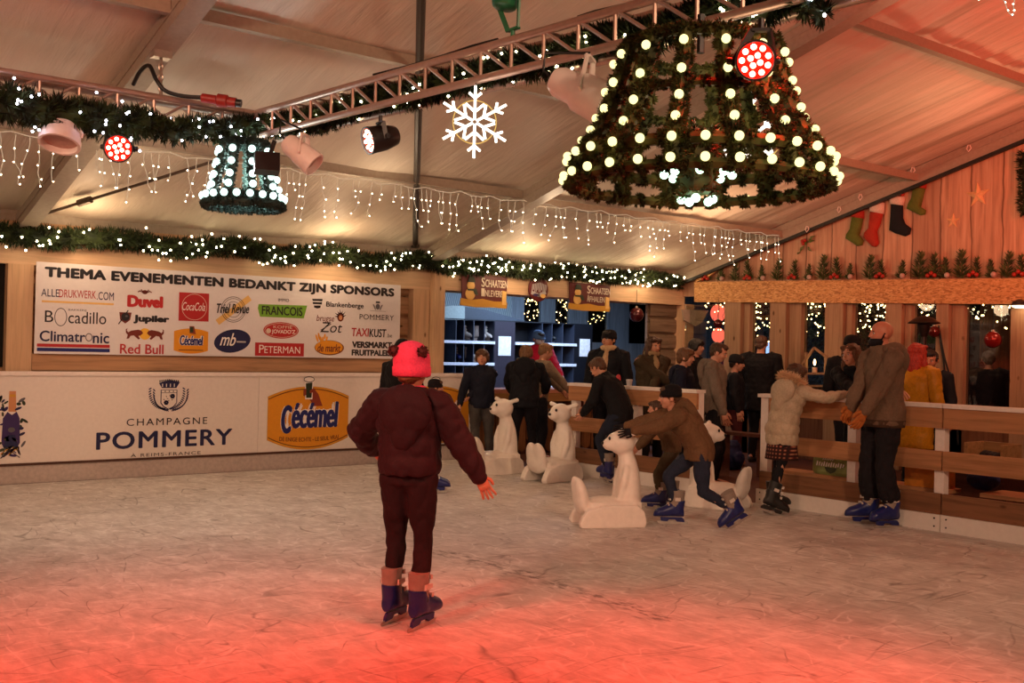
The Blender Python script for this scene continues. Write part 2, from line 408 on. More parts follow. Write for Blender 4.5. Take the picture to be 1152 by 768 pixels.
BROWNY = wood('dark_pine_along_fence', '#8f6446', 1, .55)  # darker pine for the lowest fence planks
DECK = wood('brown_deck', '#5b3426', 1, .6, knots=False)

# ------------------------------------------------------------------ floors
b = MB(); N = 2; b.box((-12, -9, -.2), (8.72, 11.78, 0)); struct('floor', b, ICE, None)
b = MB(); b.box((8.72, -9, -.2), (20, 11.78, -.004)); b.box((-2, 11.78, -.2), (20, 19, -.004)); struct('floor_terrace', b, DECK, None)

# ------------------------------------------------------------------ tent
RZ0, RS, RY0, RIDGE = 2.87, .279, 12.1, 2.0
def roof_z(y): return RZ0+RS*(RY0-y) if y > RIDGE else RZ0+RS*(RY0-RIDGE)-RS*(RIDGE-y)
def roof_point(px, py, below=0):
    d = ray(px, py); t = (RZ0-below+RS*RY0-CAMZ)/(d.z+RS*d.y); return CAMC+d*t
b = MB(); xs = [-9+.6*i for i in range(29)]; xs += [8.1+.045*i for i in range(1, 113)]; xs = [x for x in xs if x <= 13.2]; ys = [12.45-.35*i for i in range(31)]+[1.0-.9*i for i in range(11)]
def fold(x, y):
    if x < 8.05: # smooth bays sag a little between rafters
        u = ((x-2.95) % 5.1)/5.1; return -.05*math.sin(PI*u)*(1+.5*math.sin(y*1.3))-.015*math.sin(x*3.1+y*.8)
    u = (x-8.1)/5.0; env = min(1, 6*u)*min(1, 6*(1-u)); s = max(0, min(1, (11.8-y)/3.2)); x2 = x+.10*(y-8)*(u-.4)
    nz = lambda f, g, k: mnoise.noise(V((x2*f+k, y*g, k)))
    return -.05*math.sin(PI*u)-env*s*(.075*nz(2.1, .16, 3)+.05*nz(4.3, .22, 7)+.024*nz(9, .3, 1))
for y in ys:
    for x in xs: b.v.append(V((x, y, roof_z(y)+fold(x, y))))
nx = len(xs)
for j in range(len(ys)-1):
    for i in range(nx-1): b.f.append((j*nx+i, j*nx+i+1, (j+1)*nx+i+1, (j+1)*nx+i)); b.m.append(0)
struct('ceiling', b, CANVAS, True)
def slopebar(name, x, y0, y1, w, h, drop, m):
    b = MB(); up = V((0, RS, 1)).normalized(); b.bar((x, y0, roof_z(y0)-drop), (x, y1, roof_z(y1)-drop), w, h, 0, up)
    # the flanges of the extrusion
    b.bar((x, y0, roof_z(y0)-drop-h/2), (x, y1, roof_z(y1)-drop-h/2), w*1.35, .02, 0, up); b.bar((x, y0, roof_z(y0)-drop+h*.1), (x, y1, roof_z(y1)-drop+h*.1), w*1.15, .015, 0, up)
    return struct(name, b, m, None)
for i, x in enumerate((-2.15, 2.95, 8.1)): slopebar('beam_rafter', x, 12.35, RIDGE, .13, .2, .16, ALUM)
slopebar('beam_gable_rafter', 13.08, 12.35, RIDGE, .14, .22, .13, ALUM)
b = MB(); b.bar((13.0, 12.3, roof_z(12.3)-.275), (13.0, RIDGE, roof_z(RIDGE)-.275), .05, .045); struct('trim_gable_track', b, DARK, None)
for y in (9.98, 7.8, 5.6):
    b = MB()
    for x0, x1, dr in ((-2.15, 2.95, 0), (2.95, 8.1, 0), (8.1, 13.08, .06)):
        b.bar((x0+.07, y, roof_z(y)-.09-dr), (x1-.07, y, roof_z(y)-.09-dr), .07, .09)
        b.bar((x0+.07, y, roof_z(y)-.135-dr), (x1-.07, y, roof_z(y)-.135-dr), .085, .012)
    struct('beam_purlin', b, ALUM, None)
b = MB(); b.box((-9, 12.1, 2.74), (13.1, 12.24, 2.86)); struct('beam_eave', b, ALUM, None)
b = MB(); b.box((-9, 12.5, 2.3), (13.1, 12.52, 2.95)); struct('wall_valance', b, CANVAS, None)
# the dark strap that runs from the eave up under the roof
P0 = at_y(467, 276, 12.05); P1 = roof_point(474.5, -25, .3)
b = MB(); b.tube([P0, P0.lerp(P1, .5), P1], .036, 8); b.tube([P0-V((0, 0, .03)), P0+V((0, 0, .16))], .06, 8); struct('trim_tent_pole', b, plain('dark_steel', '#3a3028', .5, .3))
# wind brace cable in the first bay with its turnbuckle
b = MB(); q0 = roof_point(42, 243, .1); q1 = roof_point(245, 180, .1); b.tube([q0, q1], .016, 6); qm = q0.lerp(q1, .24); qn = q0.lerp(q1, .31); b.tube([qm, qn], .04, 8)
tag(build('brace_cable', b, plain('brace_steel', '#5d4e42', .5, .4)), 'thin dark brace cable with a turnbuckle across the left roof bay', 'cable')

# ------------------------------------------------------------------ back wall (sponsor side)
b = MB(); z = .0
for k in range(9):
    for p in range(1):
        h = .275; b.add([(x, 12.2-q, z+zz) for x in (1.2, 8.2) for q, zz in ((0, .0), (.05, .03), (.06, h*.5), (.05, h-.03), (0, h-.005))], [(0, 1, 6, 5), (1, 2, 7, 6), (2, 3, 8, 7), (3, 4, 9, 8)])
    z += .275
b.box((1.2, 12.2, 0), (8.2, 12.26, 2.7)); struct('wall_back', b, LOGX, None)
b = MB(); b.box((3.06, 12.0, 1.17), (7.86, 12.13, 1.345)); struct('trim_lower_log', b, LOGX)
b = MB(); b.box((1.2, 12.03, 2.285), (8.13, 12.15, 2.52)); struct('trim_top_beam', b, WARM)
b = MB(); b.box((8.31, 12.03, 2.30), (13.2, 12.2, 2.55)); struct('trim_door_beam', b, WARM)
b = MB(); b.box((1.2, 12.04, 2.52), (13.2, 12.16, 2.74)); struct('trim_fascia', b, LOGX)
for nm, x0, x1, y0, z1 in (('pillar_left', 2.8, 3.055, 12.0, 2.285), ('pillar_inner', 7.86, 8.12, 12.02, 2.285), ('pillar_door', 8.13, 8.31, 11.93, 2.64)):
    b = MB(); b.box((x0, y0, 0), (x1, 12.15, z1)); struct(nm, b, WARMZ)
b = MB(); b.box((2.3, 12.12, 1.2), (2.8, 12.16, 2.285)); struct('wall_gap_left', b, BLACKVOID, None)  # black sheet stands for the darkness of the gap beside the post
xa, xb, xc = at_y(733, 380, 12.1).x, at_y(763, 380, 12.1).x, at_y(775, 380, 12.1).x
b = MB(); z = 0
for k in range(9):
    h = .26; b.add([(x, 12.2-q, z+zz) for x in (xa, xb) for q, zz in ((0, .0), (.05, .03), (.06, h*.5), (.05, h-.03), (0, h-.005))], [(0, 1, 6, 5), (1, 2, 7, 6), (2, 3, 8, 7), (3, 4, 9, 8)]); z += h
b.box((xa, 12.2, 0), (xb, 12.25, 2.32)); struct('wall_log_corner', b, GREYX, None)
b = MB(); b.box((xb, 12.0, 0), (xc, 12.2, 2.32)); struct('pillar_corner', b, WARMZ)

# ------------------------------------------------------------------ gable wall (right)
GX = 13.0
b = MB(); A = at_x(781, 317, GX); B_ = at_x(1152, 312.6, GX); C_ = at_x(1152, 342, GX); D_ = at_x(781, 339.5, GX)
k = (A.y-1.0)/(A.y-B_.y); B2 = A.lerp(B_, k); C2 = D_.lerp(C_, k)
b.prism([A, B2, C2, D_], (.12, 0, 0)); e = at_x(781, 297, GX); b.prism([A+V((.03, 0, 0)), e+V((.03, 0, 0)), at_x(812, 297, GX)+V((.03, 0, 0)), at_x(795, 312, GX)+V((.03, 0, 0))], (.04, 0, 0)); struct('beam_gable', b, OSB, None)
b = MB(); pts = [V((13.14, 12.3, 2.45)), V((13.14, RIDGE, 2.2)), V((13.14, RIDGE, roof_z(RIDGE))), V((13.14, 12.3, roof_z(12.3)))]; b.prism(pts, (.04, 0, 0)); struct('wall_gable', b, PRINTED, None)
def gy(px): return at_x(px, 380, 13.08).y
POSTS = [(817, 835, 842), (868, 886, 900), (930, 950, 957), (998, 1016, 1024), (1055, 1069, 1083), (1139, 1160, 1168)]
def beam_bottom(y): return D_.z+(C2.z-D_.z)*(D_.y-y)/(D_.y-C2.y)
for i, (a, c, d) in enumerate(POSTS):
    ya, yc, yd = gy(a), gy(c), gy(d)
    b = MB(); b.box((13.03, yc, 0), (13.15, ya, beam_bottom(ya)-.003)); struct('pillar_window', b, POSTW)
    b = MB(); b.box((13.10, yd, 0), (13.24, yc-.012, beam_bottom(yc)+.05)); struct('pillar_window_inner', b, POSTW)
b = MB(); b.box((13.10, gy(1200), 0), (13.16, 12.0, .8)); struct('wall_gable_low', b, BROWNZ, None)
b = MB(); b.box((12.98, gy(1200), .8), (13.22, 12.0, .84)); struct('trim_window_sill', b, WARMY, None)
def glass_material():
    t = NT('window_pane'); g = t.n('ShaderNodeBsdfGlossy'); g.inputs['Roughness'].default_value = .02; tr = t.n('ShaderNodeBsdfTransparent'); tr.inputs['Color'].default_value = (.95, .95, .95, 1)
    fz = t.n('ShaderNodeFresnel'); fz.inputs['IOR'].default_value = 1.45; mx = t.n('ShaderNodeMixShader'); t.l(fz.outputs[0], mx.inputs[0]); t.l(tr.outputs[0], mx.inputs[1]); t.l(g.outputs[0], mx.inputs[2]); t.l(mx.outputs[0], t.out.inputs['Surface']); return t.m
GLASS = glass_material()
edges = [12.0]+[v for a, c, d in POSTS for v in (gy(a), gy(d))]+[gy(1205)]
for i in range(0, len(edges)-1, 2):
    y1, y0 = edges[i], edges[i+1]; b = MB(); b.box((13.18, y0+.01, .845), (13.186, y1-.01, 2.3)); struct('window_%d' % (i//2+1), b, GLASS, None)
# beyond the windows
b = MB()
y = 1.0
while y < 8.9:
    w = .16+.04*math.sin(y*9); b.box((17.0+.012*math.sin(y*31), y, 0), (17.06, y+w-.012, 3.4)); y += w
b.box((17.05, 1, 0), (17.1, 9, 3.4)); struct('wall_outside', b, BROWNZ, None)
b = MB(); b.box((19.0, 0, 0), (19.1, 22, 5)); struct('wall_outside_night', b, BLACKVOID, None)

# ------------------------------------------------------------------ the rental room behind the back wall
RBLUE = wood('blue_grey_boards', '#8d98a2', 2, .6, knots=False)
def corrug():
    t = NT('corrugated_lining'); w = t.n('ShaderNodeTexWave'); w.inputs['Scale'].default_value = 9; w.inputs['Distortion'].default_value = 3; w.inputs['Detail'].default_value = 3; t.l(t.coord((1, 1, .5), rot=(0, .5, 0)), w.inputs['Vector'])
    t.col(t.ramp(w.outputs['Fac'], [(.2, lin('#74858c')), (.8, lin('#a9b6ba'))])); t.set(Roughness=.6); return t.m
CORR = corrug()
WY = 16.6
def wx(px): return at_y(px, 345, WY).x
b = MB(); wins = [(590, 609), (625, 641), (662, 684), (708, 731)]
z0, z1 = 1.7, 2.66
b.box((8.4, WY, 0), (22, WY+.08, z0)); b.box((8.4, WY, z1), (22, WY+.08, 3.3))
prev = wx(575)
for a, c in wins:
    b.box((prev, WY, z0), (wx(a), WY+.08, z1)); prev = wx(c)
b.box((prev, WY, z0), (22, WY+.08, z1)); struct('wall_rental_back', b, RBLUE, None)
b = MB(); b.box((8.4, WY-.02, 0), (wx(575), WY+.06, 3.3)); struct('wall_rental_lining', b, CORR, None)
b = MB(); b.box((8.3, 12.25, 3.0), (22, WY+.1, 3.05)); struct('ceiling_rental', b, GREYX, None)
b = MB(); b.box((8.3, 12.26, 0), (8.36, WY, 3.0)); struct('wall_rental_side', b, RBLUE, None)
b = MB(); b.box((8, 19.2, 0), (26, 19.3, 4)); struct('wall_rental_night', b, BLACKVOID, None)
for i, (a, c) in enumerate(wins):
    b = MB(); b.box((wx(a), WY+.03, z0), (wx(c), WY+.036, z1)); struct('window_%d' % (i+11), b, GLASS, None)

# ------------------------------------------------------------------ the fence of the rink (right)
FX = 8.75
def fence(label, y1, y0, posts, planks, cap=True):
    t = thing('rink_fence', label, 'fence', (FX, (y0+y1)/2, 0), 'timber fence sections on the right of the rink')
    for z0_, z1_, ya, yb in planks:
        b = MB(); b.box((FX-.015+.002*random.random(), yb, z0_), (FX+.02, ya, z1_)); build('plank', b, WARMY if z0_ > .4 else BROWNY, t)
    for y in posts:
        b = MB(); b.box((FX+.022, y-.045, .02), (FX+.10, y+.045, 1.075)); build('post', b, PINKW, t)
    b = MB(); b.box((FX-.03, y0, 1.077), (FX+.12, y1, 1.112)); build('top_rail', b, PINKW, t)
    b = MB(); b.box((FX-.028, y0, 0), (FX+.0, y1, .148)); build('kick_board', b, WHITEP, t)
    for y in (y0+.05, y1-.05):
        for z in (.045, .115): b = MB(); b.lathe([(.008, 0), (.008, .004)], (FX-.028, y, z), (-1, 0, 0), 8); build('screw', b, DARK, t)
    return t
fence('timber rink fence section ahead of the rental counter, beneath the man in a black beanie', 9.85, 7.75, (9.78, 8.72, 7.8), [(.90, 1.075, 9.84, 7.76), (.53, .70, 9.84, 7.76), (.15, .33, 9.84, 7.76)])
fence('timber rink fence section the girl in the white coat leans on', 6.93, 4.935, (6.88, 5.86, 4.975), [(.90, 1.075, 6.80, 4.94), (.53, .70, 6.55, 5.71), (.53, .70, 5.45, 4.94), (.15, .33, 6.9, 4.94)])
fence('timber rink fence section running out past the person in the dark jacket', 4.925, 2.4, (2.5, 3.7), [(.90, 1.075, 4.925, 2.42), (.53, .70, 4.925, 2.42), (.15, .33, 4.925, 2.42)])
# ------------------------------------------------------------------ printing inks
INK = {k: plain('ink_'+k, c, .5, var=.03) for k, c in dict(navy='#171c4a', black='#15131a', red='#b01f24', brown='#6d2418', yellow='#e8b53a', orange='#e0951c', darkorange='#7a3c08', gold='#c9962e', green='#6ea32c', white='#f2ece6', blue='#14206a', grey='#5b5960', purple='#34205c', leaf='#39422c', peach='#c98a5a', skin='#8a3520', darkgreen='#20301c', pale='#d9c9b6', silver='#b3b0b2', maroon='#5b1518', straw='#e2b86a').items()}
SHEET = plain('banner_sheet', '#dcd8da', .5, var=.02)

# ------------------------------------------------------------------ dasher boards of the back wall
BY = 11.8
def bp(px, py): p = at_y(px, py, BY); return p.x, p.z
bw = bp(527, 460)[0]-bp(391.5, 460)[0]
S0 = bp(290.5, 470)[0]
def board(label, x0, x1):
    t = thing('dasher_board', label, 'rink board', ((x0+x1)/2, BY, 0), 'advertising boards along the back of the rink')
    b = MB(); b.box((x0+.002, BY, .213), (x1-.002, BY+.03, 1.12)); build('panel', b, WHITEP, t)
    b = MB(); b.box((x0, BY-.025, 1.12), (x1, BY+.09, 1.163)); build('cap_rail', b, PINKW, t)
    b = MB(); b.box((x0, BY-.012, .188), (x1, BY+.03, .213)); build('gap_strip', b, plain('brown_strip', '#4a2c20', .7), t)  # dark strip put where the gap above the kick board shows dark
    b = MB(); b.box((x0, BY+.004, 0), (x1, BY+.035, .188)); build('kick_board', b, plain('kick_board', '#b9aca4', .6), t)
    pr = Print((0, BY, 0), (1, 0, 0), (0, 0, 1), (0, -1, 0)); return t, pr
def lettering(pr, t, name, st, l, r, yt, yb, m, pxf, lay=2, **k):
    """a line of letters whose left end spans yt..yb and right end reaches r (photo pixels, laid on the wall)"""
    x0, z1 = pxf(l, yt); _, z0 = pxf(l, yb); x1, _ = pxf(r, (yt+yb)/2)
    pr.start(); pr.text(st, x0, x1, z0, z1, m, lay, **k); return pr.done(name, t)

tA, pr = board('white rink board with the champagne advert and printed bottle', 1.2, S0)
lettering(pr, tA, 'champagne_word', 'CHAMPAGNE', 142.5, 233, 471, 479, INK['black'], bp, spacing=1.25)
lettering(pr, tA, 'brand_word', 'POMMERY', 108.3, 261, 486, 506.3, INK['navy'], bp, bold=.03, spacing=1.12)
lettering(pr, tA, 'origin_line', 'À REIMS-FRANCE', 147, 225.5, 509.5, 514.2, INK['black'], bp, spacing=1.2)
# the crest
pr.start(); cx, cz = bp(190, 446); sc = bp(200, 446)[0]-bp(190, 446)[0]; u = sc/10
Q = lambda x, y: (cx+x*u, cz-y*u)   # photo pixels from the shield's centre
pr.poly([Q(-11.5, -15), Q(-9, -11), Q(-8.2, -9.5), Q(8.2, -9.5), Q(9, -11), Q(12, -16), Q(0, -18.5)], INK['navy'], 1)
for i in range(11): pr.rect(*Q(-11+i*2.05, -17.2+abs(i-5)*.25), *Q(-9.7+i*2.05, -19.3+abs(i-5)*.25), INK['black'], 1)
for i in range(4): pr.rect(*Q(-8+i*4.4, -10.6), *Q(-7+i*4.4, -14.2), WHITEP, 2)
pr.rect(*Q(-8.5, -8.3), *Q(8.5, -9.2), WHITEP, 2)
sh = [(-9.3, -7.5), (9.3, -7.5), (9.3, 7), (6, 11), (0, 14.5), (-6, 11), (-9.3, 7)]
pr.poly([Q(x, y) for x, y in sh], INK['navy'], 1); pr.poly([Q(x*.9, y*.93) for x, y in sh], WHITEP, 2)
pr.rect(*Q(-8.4, -4), *Q(8.4, -4.5), INK['black'], 3)
for i in range(3): pr.rect(*Q(-5+i*4.6, -5), *Q(-3.8+i*4.6, -6.6), INK['grey'], 3)
for x, y, r in ((4, -.5, 2.6), (-3, 6.5, 2.6)):
    for k in range(6): pr.oval(*Q(x+r*.6*math.cos(k*PI/3), y+r*.6*math.sin(k*PI/3)), u*r*.5, u*r*.5, INK['navy'], 3, 0, 8)
for k in range(9): pr.oval(*Q(-5.5+1.3*k, 3+3*math.sin(k*2.1)-.3*k), u*1.1, u*.4, INK['black'], 3, k, 8)
for sgn in (-1, 1):
    for k in range(15):
        a = k/14; ang = -.5+2.1*a; bx, by = sgn*(5+14*math.sin(ang*.9+.3)), 15-20*a*a-2*a
        for s2 in (-1, 1): pr.oval(*Q(bx+s2*(1.7+.5*a), by-1+s2*.8), u*2.0, u*.75, INK['navy'], 2, sgn*(.9 if s2 > 0 else -.6), 8)
pr.done('crest', tA)
# the printed champagne bottle with its burst of leaves
pr.start(); u = bp(12, 470)[0]-bp(2, 470)[0]; u /= 10
cx, cz = bp(13, 475); Q = lambda x, y: (cx+(x-13)*u, cz-(y-475)*u)
pr.poly([Q(9.5, 437), Q(17, 437), Q(18, 462), Q(9, 462)], INK['peach'], 1); pr.rect(*Q(10, 444), *Q(17, 441), INK['gold'], 2)
pr.poly([Q(8, 462), Q(13, 466), Q(18.5, 462), Q(22, 470), Q(23, 500), Q(20, 506), Q(5, 506), Q(2, 500), Q(3, 470)], INK['purple'], 2)
pr.poly([Q(9, 490), Q(17, 490), Q(21, 505), Q(4, 505)], INK['navy'], 3); pr.oval(*Q(13, 484), u*4, u*3, INK['grey'], 4)
for i in range(34):
    r_ = random.random(); a = random.uniform(-PI, PI); rr = random.uniform(9, 22); x, y = 13+rr*.95*math.cos(a), 474+rr*1.9*math.sin(a)
    if y > 517 or y < 426: continue
    pr.oval(*Q(x, y), u*random.uniform(2.5, 5), u*random.uniform(1, 2.1), INK[random.choice(('leaf', 'purple', 'grey', 'darkgreen', 'navy'))], random.choice((1, 3)), random.uniform(-1.5, 1.5), 10)
for i in range(16): pr.stroke([Q(13+random.uniform(-9, 9), 505), Q(13+random.uniform(-13, 13), 512+random.uniform(0, 6))], u*1.2, INK[random.choice(('leaf', 'grey', 'gold', 'purple'))], 3)
pr.done('printed_bottle', tA)

def cocoa(pr, t, dx, tag_lab=None):
    f = lambda px, py: (lambda q: (q[0]+dx, q[1]))(bp(px, py))
    pr.start(); xl, xr = f(300.7, 470)[0], f(391.7, 470)[0]; zt, zb = f(301, 446)[1], f(301, 495)[1]; zc, zd = f(345, 434.5)[1], f(345, 505.5)[1]
    def barrel(k, m, lay):
        pts = []; x0, x1 = xl+k, xr-k
        for i in range(15): a = i/14; pts.append((x0+(x1-x0)*a, zb+k*.6-(zb-zd)*(1-(2*a-1)**2)))
        for i in range(15): a = 1-i/14; pts.append((x0+(x1-x0)*a, zt-k*.6+(zc-zt)*(1-(2*a-1)**2)))
        pr.poly(pts, m, lay)
    barrel(0, INK['gold'], 1); barrel(.006, INK['orange'], 2)
    W = xr-xl
    for s, zz, bul in ((1, zt-.03, zc-zt), (-1, zb+.03, zd-zb)):
        for w, m, o in ((.012, INK['darkorange'], 0), (.006, INK['yellow'], .012*s)):
            pr.stroke([(xl+.012+(W-.024)*i/20, zz+o+bul*(1-(2*i/20-1)**2)) for i in range(21)], w, m, 3)
    pr.done('yellow_barrel', t)
    pr.start(); x0, x1, z0, z1 = f(316, 470)[0], f(380.5, 470)[0], f(316, 486.5)[1], f(316, 455)[1]
    for bold, m, lay in ((.10, INK['white'], 4), (.035, INK['blue'], 5)):
        g = (bold-.035)*.09
        pr.text('C', x0-g, x0+(x1-x0)*.185+g, z0-.02-g, z1+g, m, lay, bold=bold, shear=.12)
        pr.text('écémel', x0+(x1-x0)*.175-g, x1+g, z0+.04-g, z1+.035+g, m, lay, bold=bold, shear=.12)
    pr.done('brand_word', t)
    lettering(pr, t, 'slogan', 'DE ENIGE ECHTE - LE SEUL VRAI', 314, 380.5, 491, 496, INK['darkorange'], f, 4, bold=.02, arch=-.018)
    pr.start(); gx, gz = f(347, 440); s = (f(357, 440)[0]-f(347, 440)[0])/10; G = lambda x, y: (gx+x*s, gz-y*s)
    pr.poly([G(-4.5, -2), G(5, -4), G(11, 3), G(16, 15), G(6, 15), G(1, 8), G(-6, 4)], INK['skin'], 5)
    pr.poly([G(-4.8, -12), G(5, -12), G(4.2, 8), G(-3.8, 8)], INK['white'], 6); pr.poly([G(-3.6, -8), G(3.8, -9), G(3.2, 6.5), G(-2.8, 6.5)], INK['darkgreen'], 7)
    pr.oval(*G(0, -12), 5.6*s, 2.6*s, INK['white'], 7); pr.ring(*G(0, -12), 6*s, 3*s, .7*s, INK['black'], 8); pr.poly([G(-6, -2), G(-3, -3), G(-3, 4), G(-6, 4)], INK['skin'], 8); pr.poly([G(1, -1), G(5, -3), G(5, 1), G(1, 2)], INK['skin'], 8)
    pr.done('hand_with_glass', t)
tB, pr = board('white rink board with the whole yellow cocoa advert', S0, S0+bw); cocoa(pr, tB, 0)
tC, pr = board('white rink board behind the girl in the red hat, its cocoa advert half hidden', S0+bw, 8.77); cocoa(pr, tC, bw)

# ------------------------------------------------------------------ the sponsors' banner
NY = 11.93
def sp(px, py): p = at_y(px, py, NY); return p.x, p.z
x0, z1 = sp(41, 294); x1, _ = sp(451, 320.4); _, z0 = sp(34, 397.5)
ban = thing('sponsor_banner', 'white sponsor banner with rows of company logos on the log wall', 'banner', ((x0+x1)/2, NY, z0))
b = MB(); b.box((x0, NY, z0), (x1, NY+.006, z1)); build('sheet', b, SHEET, ban)
pr = Print((0, NY, 0), (1, 0, 0), (0, 0, 1), (0, -1, 0))
def T(st, l, r, yt, yb, ink, **k): return lettering(pr, ban, 'lettering', st, l, r, yt, yb, INK[ink], sp, **k)
T('THEMA EVENEMENTEN BEDANKT ZIJN SPONSORS', 50.3, 444, 299.2, 315, 'black', bold=.06, spacing=1.05)
T('ALLE', 46.4, 66.5, 324.4, 333, 'navy'); T('DRUKWERK', 66.5, 108, 325.3, 334.2, 'red'); T('.COM', 109, 128, 328, 337, 'navy')
T('B', 50.6, 60, 349, 362, 'black'); T('cadillo', 77, 119.5, 350, 363.5, 'black'); T('BAKKERIJ', 77, 97, 347.2, 350, 'grey')
T('Climatr', 44.6, 96, 371.4, 383.8, 'navy', bold=.02); T('nic', 104.5, 122.8, 374, 386, 'navy', bold=.02)
T('Duvel', 143.2, 183.5, 331, 345.5, 'red', bold=.075); T('Jupiler', 150, 190.5, 353.5, 364, 'black', bold=.07)
T('Red Bull', 135, 184, 386.5, 397.8, 'red', bold=.02)
T('IMMO', 313, 325, 335.5, 339, 'black'); T('Blankenberge', 367, 409, 339, 346.5, 'black', bold=.02)
T('brugse', 356, 376, 354, 363, 'brown', shear=.2); T('Zot', 360, 385, 362, 373.5, 'black', shear=.25)
T('POMMERY', 404.5, 443, 353, 359, 'black', spacing=1.1)
T('TAXI', 395.5, 415, 368.5, 378, 'red', bold=.02, shear=.08); T('KUST', 415.5, 434.5, 369.5, 379, 'black', bold=.02, shear=.08); T('.be', 435, 441, 375, 379.3, 'black')
T('VERSMARKT', 396, 441, 383.5, 391.2, 'black', bold=.06); T('FRUITPALEIS', 395.5, 439.5, 392.7, 400, 'black', bold=.06)
k1 = sp(210, 350)[0]-sp(200, 350)[0]; k1 /= 10
def rect(l, yt, r, yb, m, lay=1): a, c = sp(l, yt); _, d = sp(l, yb); e, _ = sp(r, yt); pr.rect(a, d, e, c, m, lay)
pr.start(); rect(47, 337.5, 128, 339.7, INK['straw']); pr.done('logo', ban)
pr.start(); pr.ring(*sp(68.3, 356.5), k1*6.2, k1*9.4, k1*.8, INK['grey']); pr.done('logo', ban)
pr.start(); pr.ring(*sp(100, 379.3), k1*3.6, k1*4.3, k1*.9, INK['grey']); pr.done('logo', ban)
pr.start(); rect(41.5, 386.2, 123.5, 389.8, INK['red']); rect(41.5, 390.8, 123.5, 394.8, INK['blue']); pr.text('KOELTECHNIEK', *[v for v in (sp(66, 392)[0], sp(100, 392)[0])], sp(41.5, 394)[1], sp(41.5, 391.8)[1], INK['pale'], 2) if False else None; pr.done('logo', ban)
pr.start(); c = sp(163, 327.5)
for s in (-1, 1):
    for q in range(3): pr.stroke([(c[0]+s*k1*(1+q*2), c[1]-k1*(2-q)), (c[0]+s*k1*(4+q*1.6), c[1]+k1*(1.5-q*1.2))], k1*1.1, INK['brown'])
pr.oval(c[0], c[1]-k1*1, k1*3, k1*2.2, INK['brown']); pr.done('logo', ban)
pr.start(); c = sp(140.5, 356.5); pr.poly([(c[0]-k1*6, c[1]+k1*5), (c[0]+k1*7, c[1]+k1*5), (c[0]+k1*5.5, c[1]-k1*3), (c[0]+k1*.5, c[1]-k1*7), (c[0]-k1*5, c[1]-k1*3)], INK['brown']); pr.oval(c[0]+k1*.5, c[1]+k1*.3, k1*4.4, k1*4.3, INK['black'], 2); pr.stroke([(c[0]-k1*6.5, c[1]-k1*7.5), (c[0]+k1*3, c[1]+k1*7)], k1*1.1, INK['black'], 3); pr.oval(c[0]+k1*1.5, c[1]+k1*1, k1*1.4, k1*1, INK['grey'], 4); pr.done('logo', ban)
# two charging bulls before a sun
pr.start(); c = sp(163, 375.5); pr.oval(*c, k1*6.2, k1*6.2, INK['yellow'], 1)
for s in (-1, 1):
    bull = [(2, 1), (4, 3.6), (7, 4.6), (11, 4), (15, 3.2), (18, 1.4), (19.5, 3.6), (18.6, 6), (20.6, 4.6), (20.4, 1), (18.4, -1.6), (19.6, -6), (17, -5.6), (15.4, -2.6), (12, -2), (9, -4.6), (6.6, -6.6), (5.2, -5.2), (7, -2.6), (4.4, -1.6)]
    pr.poly([(c[0]+s*k1*x, c[1]+k1*y*.95) for x, y in bull][::s], INK['brown'], 2)
pr.done('logo', ban)
pr.start(); a, zt_ = sp(202.5, 328.5); d, zb_ = sp(200.5, 360.5); e, _ = sp(235.3, 330)
pr.rect(a-.01, zb_, e, zt_, INK['red']); pr.ring((a+e)/2, (zt_+zb_)/2, k1*14.5, k1*14.5, k1*.5, INK['pale'], 2); pr.text('CocaCola', a+.03, e-.045, (zt_+zb_)/2-k1*4, (zt_+zb_)/2+k1*5, INK['white'], 3, shear=.35); pr.done('logo', ban)
# small cocoa barrel
pr.start(); c = sp(215, 383); pts = []
for i in range(11): q = i/10; pts.append((c[0]+k1*(-19.5+39*q), c[1]-k1*(11+3.4*(1-(2*q-1)**2))))
for i in range(11): q = 1-i/10; pts.append((c[0]+k1*(-19.5+39*q), c[1]+k1*(10+3.4*(1-(2*q-1)**2))))
pr.poly(pts, INK['orange']); 
pr.text('Cécémel', c[0]-k1*13.5, c[0]+k1*14, c[1]-k1*6, c[1]+k1*6.5, INK['white'], 2, bold=.09, shear=.12); pr.text('Cécémel', c[0]-k1*13, c[0]+k1*13.5, c[1]-k1*5.5, c[1]+k1*6, INK['blue'], 3, bold=.03, shear=.12)
pr.rect(c[0]-k1*14, c[1]-k1*11, c[0]+k1*14, c[1]-k1*10, INK['darkorange'], 2); pr.poly([(c[0]-k1*2.5, c[1]+k1*16), (c[0]+k1*3, c[1]+k1*16), (c[0]+k1*5, c[1]+k1*7), (c[0]-k1*2, c[1]+k1*8)], INK['skin'], 3); pr.rect(c[0]-k1*2, c[1]+k1*9, c[0]+k1*2, c[1]+k1*15, INK['darkgreen'], 4); pr.done('logo', ban)
pr.start(); c = sp(262.5, 348); pr.stroke([(c[0]-k1*17, c[1]-k1*14), (c[0]+k1*18, c[1]+k1*13)], k1*7, INK['straw'], 1)
for r_, w_ in ((14.6, .6), (12.6, .5), (9, .5)): pr.ring(*c, k1*r_, k1*r_, k1*w_, INK['black'], 2)
pr.text('Triel Revue', c[0]-k1*20, c[0]+k1*19, c[1]-k1*5, c[1]+k1*6, INK['black'], 4, bold=.02, shear=.3, rise=k1*1); pr.done('logo', ban)
pr.start(); c = sp(261.5, 383.5); pr.oval(*c, k1*22, k1*13, INK['navy'], 1, .16); pr.text('mb', c[0]-k1*15, c[0]+k1*4, c[1]-k1*5.5, c[1]+k1*9, INK['white'], 2, bold=.01, shear=.4); pr.rect(c[0]+k1*5, c[1]-k1*1.6, c[0]+k1*16, c[1]+k1*.2, INK['silver'], 2); pr.done('logo', ban)
